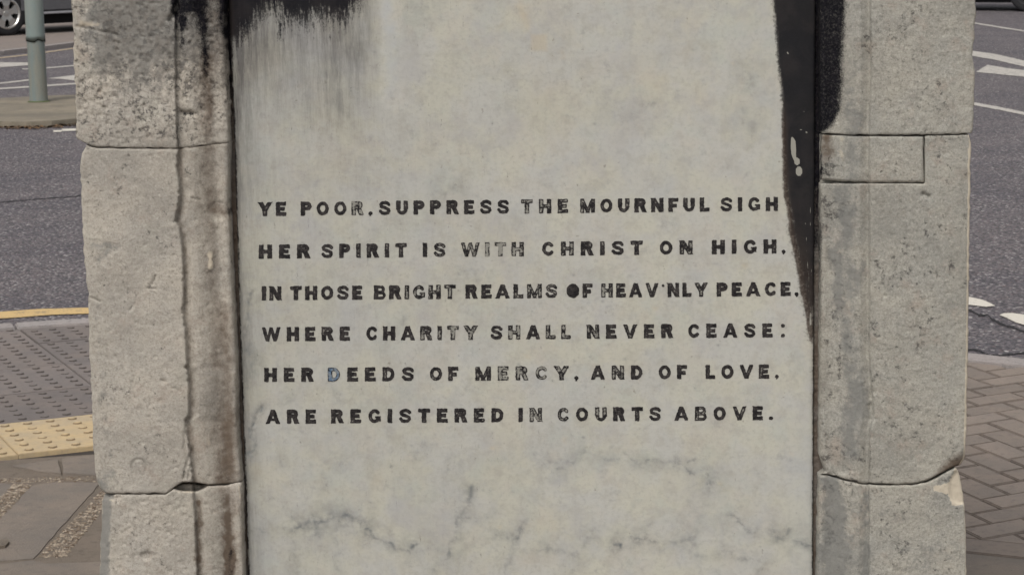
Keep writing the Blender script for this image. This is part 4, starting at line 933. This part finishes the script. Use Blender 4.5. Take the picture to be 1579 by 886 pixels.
# debris along its foot
V = []; F = []
for _ in range(420):
    x = rs.uniform(-80, 122); y = 194.8 + abs(rs.gauss(0, 2.0)) - max(0, x-50)*.07
    c = gp(x, y, .004); r = rs.uniform(.010, .034); a = rs.uniform(0, 6.28); b = len(V); h_ = rs.uniform(.004, .02)
    for k, (q, zz) in enumerate(((1, 0), (.5, h_), (1, h_*.6), (.55, 0))):
        V.append((c[0]+r*q*math.cos(a+k*1.57), c[1]+r*q*math.sin(a+k*1.57), .006+zz))
    F.append((b, b+1, b+2, b+3))
s_ = NT('dead_leaves'); vc = s_.voro(30, out='Color'); sx = s_.n('ShaderNodeSeparateColor'); s_.put(sx.inputs[0], vc)
M_leaf = s_.done(s_.mix(sx.outputs[0], (.03, .025, .018), (.17, .10, .055)), .8)
tag(link('leaf_litter', mesh('leaf_litter', V, F), M_leaf), 'brown fallen leaves and grit along the foot of the traffic island', 'leaf litter', kind='stuff')

# lamp post
M_lip_shade = plain('lip_shade', (.02, .028, .026), .9)  # near-black colour for the painted shade below the torn lip
pb = gp(60, 157, IZ); pz = IZ
post = empty('lamp_post', (pb[0], pb[1]+.0, pz)); tag(post, 'grey-green painted lamp post on the concrete traffic island, paint layer torn low down', 'lamp post')
s_ = NT('post_paint'); n = s_.noise(9, 4, .6, s_.mapping((1, 1, .25))); n2 = s_.noise(60, 4, .6)
c = s_.mix(s_.ss(n, .35, .65), (.185, .225, .215), (.225, .245, .225)); c = s_.mix(s_.ss(n2, .55, .8, 0, .5), c, (.12, .14, .125))
M_post = s_.done(c, .55, s_.bump(n2, .002, .4), .4)
s_ = NT('post_paint_lower'); n = s_.noise(14, 4, .6, s_.mapping((1, 1, .2))); n2 = s_.noise(80, 4, .6)
c = s_.mix(s_.ss(n, .35, .65), (.165, .20, .195), (.215, .215, .185)); c = s_.mix(s_.ss(n2, .5, .8, 0, .5), c, (.12, .12, .10))
M_post2 = s_.done(c, .65, s_.bump(n2, .002, .5), .3)
def lathe(name, prof, K, mat, parent, zjag=None, smooth=True):
    V = []; F = []
    for i, (r, z) in enumerate(prof):
        for k in range(K):
            a = 2*math.pi*k/K; zz = z + (zjag(i, a) if zjag else 0); V.append((r*math.cos(a), r*math.sin(a), zz))
    for i in range(len(prof)-1):
        for k in range(K): F.append((i*K+k, i*K+(k+1) % K, (i+1)*K+(k+1) % K, (i+1)*K+k))
    return link(name, mesh(name, V, F), mat, parent, smooth)
ppx = FOC/20.6
zt = (157-63)/ppx
jag = lambda i, a: (.012*math.sin(2*a+2.6)+.007*math.sin(6*a+1)+.045*(float(vn(a*10, 0, 4, 2))-.5)) if i < 2 else 0
lathe('lower_shaft', [(.084, -.005), (.081, .02), (.080, .10), (.0775, zt+.12)], 40, M_post2, post)
up = lathe('shaft', [(.0775, zt+.006), (.087, zt-.004), (.085, zt+.03), (.083, zt+.10), (.082, 1.6), (.078, 1.62), (.055, 3.0), (.045, 8.0)], 40, M_post, post, jag)
lathe('lip_shadow', [(.0800, zt-.004), (.0855, zt-.014), (.0862, zt-.001)], 40, M_lip_shade, post, lambda i, a: jag(0, a))  # added dark ring stands in for the shadow under the torn lip
lathe('base_moss', [(.105, .001), (.095, .006), (.085, .012)], 24, plain('moss', (.09, .105, .05), .95, .3, 60), post)
link('lamp_arm', box_mesh('lamp_arm', (.45, 0, 8.0), (1.0, .05, .05), .01), M_post, post)
link('lamp_head', box_mesh('lamp_head', (1.15, 0, 8.0), (.55, .22, .12), .03), plain('lamp_grey', (.3, .3, .3)), post)

# ------------------------------------------------------------------ cars
M_tyre = plain('tyre_rubber', (.018, .018, .020), .85, .2, 60)
M_rim = plain('alloy', (.52, .51, .49), .32, .05, 20, .85)
M_glass = plain('car_glass', (.02, .025, .03), .08, .02, 5, 0, .8)
M_under = plain('underbody', (.01, .01, .011), .9)
M_trim = plain('black_trim', (.03, .03, .032), .6)
M_sill = plain('sill_strip', (.33, .33, .35), .4)
def carpaint(name, c): 
    s = NT(name); s.b.inputs['Coat Weight'].default_value = .6; s.b.inputs['Coat Roughness'].default_value = .08
    n = s.noise(3, 4, .6); return s.done(s.mix(s.ss(n, .3, .7), c, tuple(x*.8 for x in c)), .45, None, .5, .3)
def wheel(parent, x, y, side, R_=.315, rimm=None):
    t = empty('wheel', (x, y, R_)); t.parent = parent
    V = []; K = 40; prof = [(.215, -.10), (.27, -.105), (.305, -.095), (.315, -.07), (.315, .07), (.305, .095), (.27, .105), (.215, .10)]
    F = []
    for r, yy_ in prof:
        for k in range(K): a = 2*math.pi*k/K; V.append((r*math.cos(a), yy_, r*math.sin(a)))
    for i in range(len(prof)-1):
        for k in range(K): F.append((i*K+k, (i+1)*K+k, (i+1)*K+(k+1) % K, i*K+(k+1) % K))
    me = mesh('tyre', V, F); link('tyre', me, M_tyre, t, True)
    # alloy: dished disc with five pairs of openings made of spokes, lip and hub
    bm = bmesh.new(); yo = -side*.0
    def tube_ring(r0, r1, y0, y1, K=48):
        a = [bm.verts.new((r0*math.cos(2*math.pi*k/K), y0, r0*math.sin(2*math.pi*k/K))) for k in range(K)]
        b = [bm.verts.new((r1*math.cos(2*math.pi*k/K), y1, r1*math.sin(2*math.pi*k/K))) for k in range(K)]
        for k in range(K): bm.faces.new((a[k], a[(k+1) % K], b[(k+1) % K], b[k]))
    s = side
    tube_ring(.222, .205, s*.100, s*.103); tube_ring(.205, .190, s*.103, s*.082); tube_ring(.190, .185, s*.082, s*-.08)
    tube_ring(.055, .045, s*.070, s*.088); tube_ring(.045, .001, s*.088, s*.090)
    for k in range(5):
        a = 2*math.pi*k/5 + math.pi/2
        for (r0, w0, y0), (r1, w1, y1) in (((.03, .045, .082), (.11, .040, .090)), ((.11, .040, .090), (.195, .085, .086))):
            q = []
            for r, w_, yy_ in ((r0, w0, y0), (r1, w1, y1)):
                for sg in (-1, 1):
                    for dy in (0, -.035): q.append(bm.verts.new((r*math.cos(a)-sg*w_*math.sin(a), s*(yy_+dy), r*math.sin(a)+sg*w_*math.cos(a))))
            for f in ((0, 2, 6, 4), (1, 3, 7, 5), (0, 1, 5, 4), (2, 3, 7, 6)): bm.faces.new([q[i] for i in f])
    bmesh.ops.recalc_face_normals(bm, faces=bm.faces[:])
    me = bpy.data.meshes.new('rim'); bm.to_mesh(me); bm.free(); link('rim', me, rimm or M_rim, t)
    d = lathe('brake_disc', [(.001, 0), (.18, 0)], 32, M_under, t); d.rotation_euler = (math.pi/2, 0, 0); d.location = (0, s*.0, 0)
M_black_rim = plain('steel_wheel', (.02, .02, .022), .6)
def make_car(label, loc, rz, paint, rimm=None, L=4.2, Wd=1.72, H=1.47):
    t = empty('parked_car', loc, rz); tag(t, label, 'car')
    wb = 2.5; xf, xr = wb/2, -wb/2; hw = Wd/2
    # lower outline with wheel arches, x forward
    def archs(xc, R_=.365):
        return [(xc+R_*math.cos(math.radians(a)), .30+R_*math.sin(math.radians(a))) for a in range(0, 181, 15)]
    low = [(L/2-.02, .30), (L/2-.12, .20)] + archs(xf) + archs(xr) + [(-L/2+.10, .22), (-L/2+.02, .32)]
    low = [(x, max(z, .19)) for x, z in low]
    upc = [(-L/2-.0, .55), (-L/2+.03, .85), (-L/2+.16, .93), (-L/2+.9, .95), (.0, .94), (.9, .92), (L/2-.45, .82), (L/2-.1, .68), (L/2, .5)]
    outline = low + upc
    V = []; F = []; n = len(outline)
    lay = [(-hw, .0), (-hw+.0, .0), (hw, 0)]
    ys = [(-hw+.06, .97), (-hw, 1.0), (hw, 1.0), (hw-.06, .97)]
    for y, k in ys:
        for x, z in outline: V.append((x*k, y, .5+(z-.5)*k if z > .5 else z))
    for q in range(3):
        for i in range(n): F.append((q*n+i, q*n+(i+1) % n, (q+1)*n+(i+1) % n, (q+1)*n+i))
    F.append(tuple(range(n))[::-1]); F.append(tuple(range(3*n, 4*n)))
    bm = bmesh.new(); vs = [bm.verts.new(v) for v in V]
    for f in F: bm.faces.new([vs[i] for i in f])
    bmesh.ops.triangulate(bm, faces=[f for f in bm.faces if len(f.verts) > 4]); bmesh.ops.recalc_face_normals(bm, faces=bm.faces[:])
    me = bpy.data.meshes.new('body'); bm.to_mesh(me); bm.free(); body = link('body', me, paint, t)
    # cabin: glass house and roof
    cab = [(-L/2+.22, .93), (-L/2+.62, H-.06), (-.2, H), (.25, H-.03), (1.05, .92)]
    V = []; F = []
    for y, k in ((-hw+.05, 0), (-hw+.20, 1), (hw-.20, 1), (hw-.05, 0)): pass
    base = [(x, z) for x, z in cab]
    for s in (-1, 1):
        for x, z in base: f_ = (z-.92)/(H-.92); V.append((x, s*(hw-.05-.17*f_), z))
    m = len(base)
    F = [tuple(range(m)), tuple(range(m, 2*m))[::-1]] + [(i, i+m, i+1+m, i+1) for i in range(m-1)]
    link('window', mesh('window', V, F), M_glass, t)
    V = []
    for s in (-1, 1):
        for x, z in [(-L/2+.60, H-.07), (-.2, H), (.25, H-.03)]: V.append((x, s*(hw-.21), z+.012))
    link('roof', mesh('roof', V, [(0, 1, 4, 3), (1, 2, 5, 4)]), paint, t)
    for s in (-1, 1):
        link('sill', box_mesh('sill', (0, s*(hw-.005), .300), (wb-.84, .03, .035), .006), M_sill, t)
        link('door', box_mesh('door', (.45, s*(hw+.002), .62), (1.0, .012, .56), .005), paint, t)
        link('door', box_mesh('door', (-.55, s*(hw+.002), .62), (.94, .012, .56), .005), paint, t)
    link('underbody', box_mesh('underbody', (0, 0, .25), (L-1.0, Wd-.5, .24)), M_under, t)
    for s in (-1, 1):
        link('headlight', box_mesh('headlight', (L/2-.14, s*(hw-.22), .66), (.2, .28, .12), .03), plain('headlight_lens', (.6, .6, .6), .1), t)
        link('tail_light', box_mesh('tail_light', (-L/2+.06, s*(hw-.16), .75), (.12, .22, .2), .02), plain('tail_lens', (.3, .01, .01), .2), t)
    link('bumper', box_mesh('bumper', (L/2-.04, 0, .36), (.14, Wd-.1, .2), .04), paint, t)
    link('bumper', box_mesh('bumper', (-L/2+.04, 0, .38), (.14, Wd-.1, .2), .04), paint, t)
    for x in (xf, xr):
        for s in (-1, 1): wheel(t, x, s*(hw-.10), s, rimm=rimm)
    return t
# left car: nearer front wheel at px (14, 56)
wl = gp(14, 55.5); far_ = gp(108, 43); hd = math.atan2(far_[1]-wl[1], far_[0]-wl[0])
hd = math.radians(48)
def car_at(wheelpx, wheelpy, head, label, paint, wx, side, rimm=None, zz=0.0):
    p = gp(wheelpx, wheelpy, zz); lx, ly = wx*1.25, side*.86
    ox = p[0] - (lx*math.cos(head)-ly*math.sin(head)); oy = p[1] - (lx*math.sin(head)+ly*math.cos(head))
    return make_car(label, (ox, oy, zz), head, paint, rimm)
car_at(13, 55.5, hd, 'silver-grey hatchback with five-spoke alloys parked beyond the post at far left', carpaint('grey_car_paint', (.13, .13, .14)), -1, -1, None, .05)
car_at(1584, 18.5, math.radians(-28), 'dark car at the top right corner on the far side of the road', carpaint('dark_car_paint', (.02, .02, .026)), 1, -1, M_black_rim)
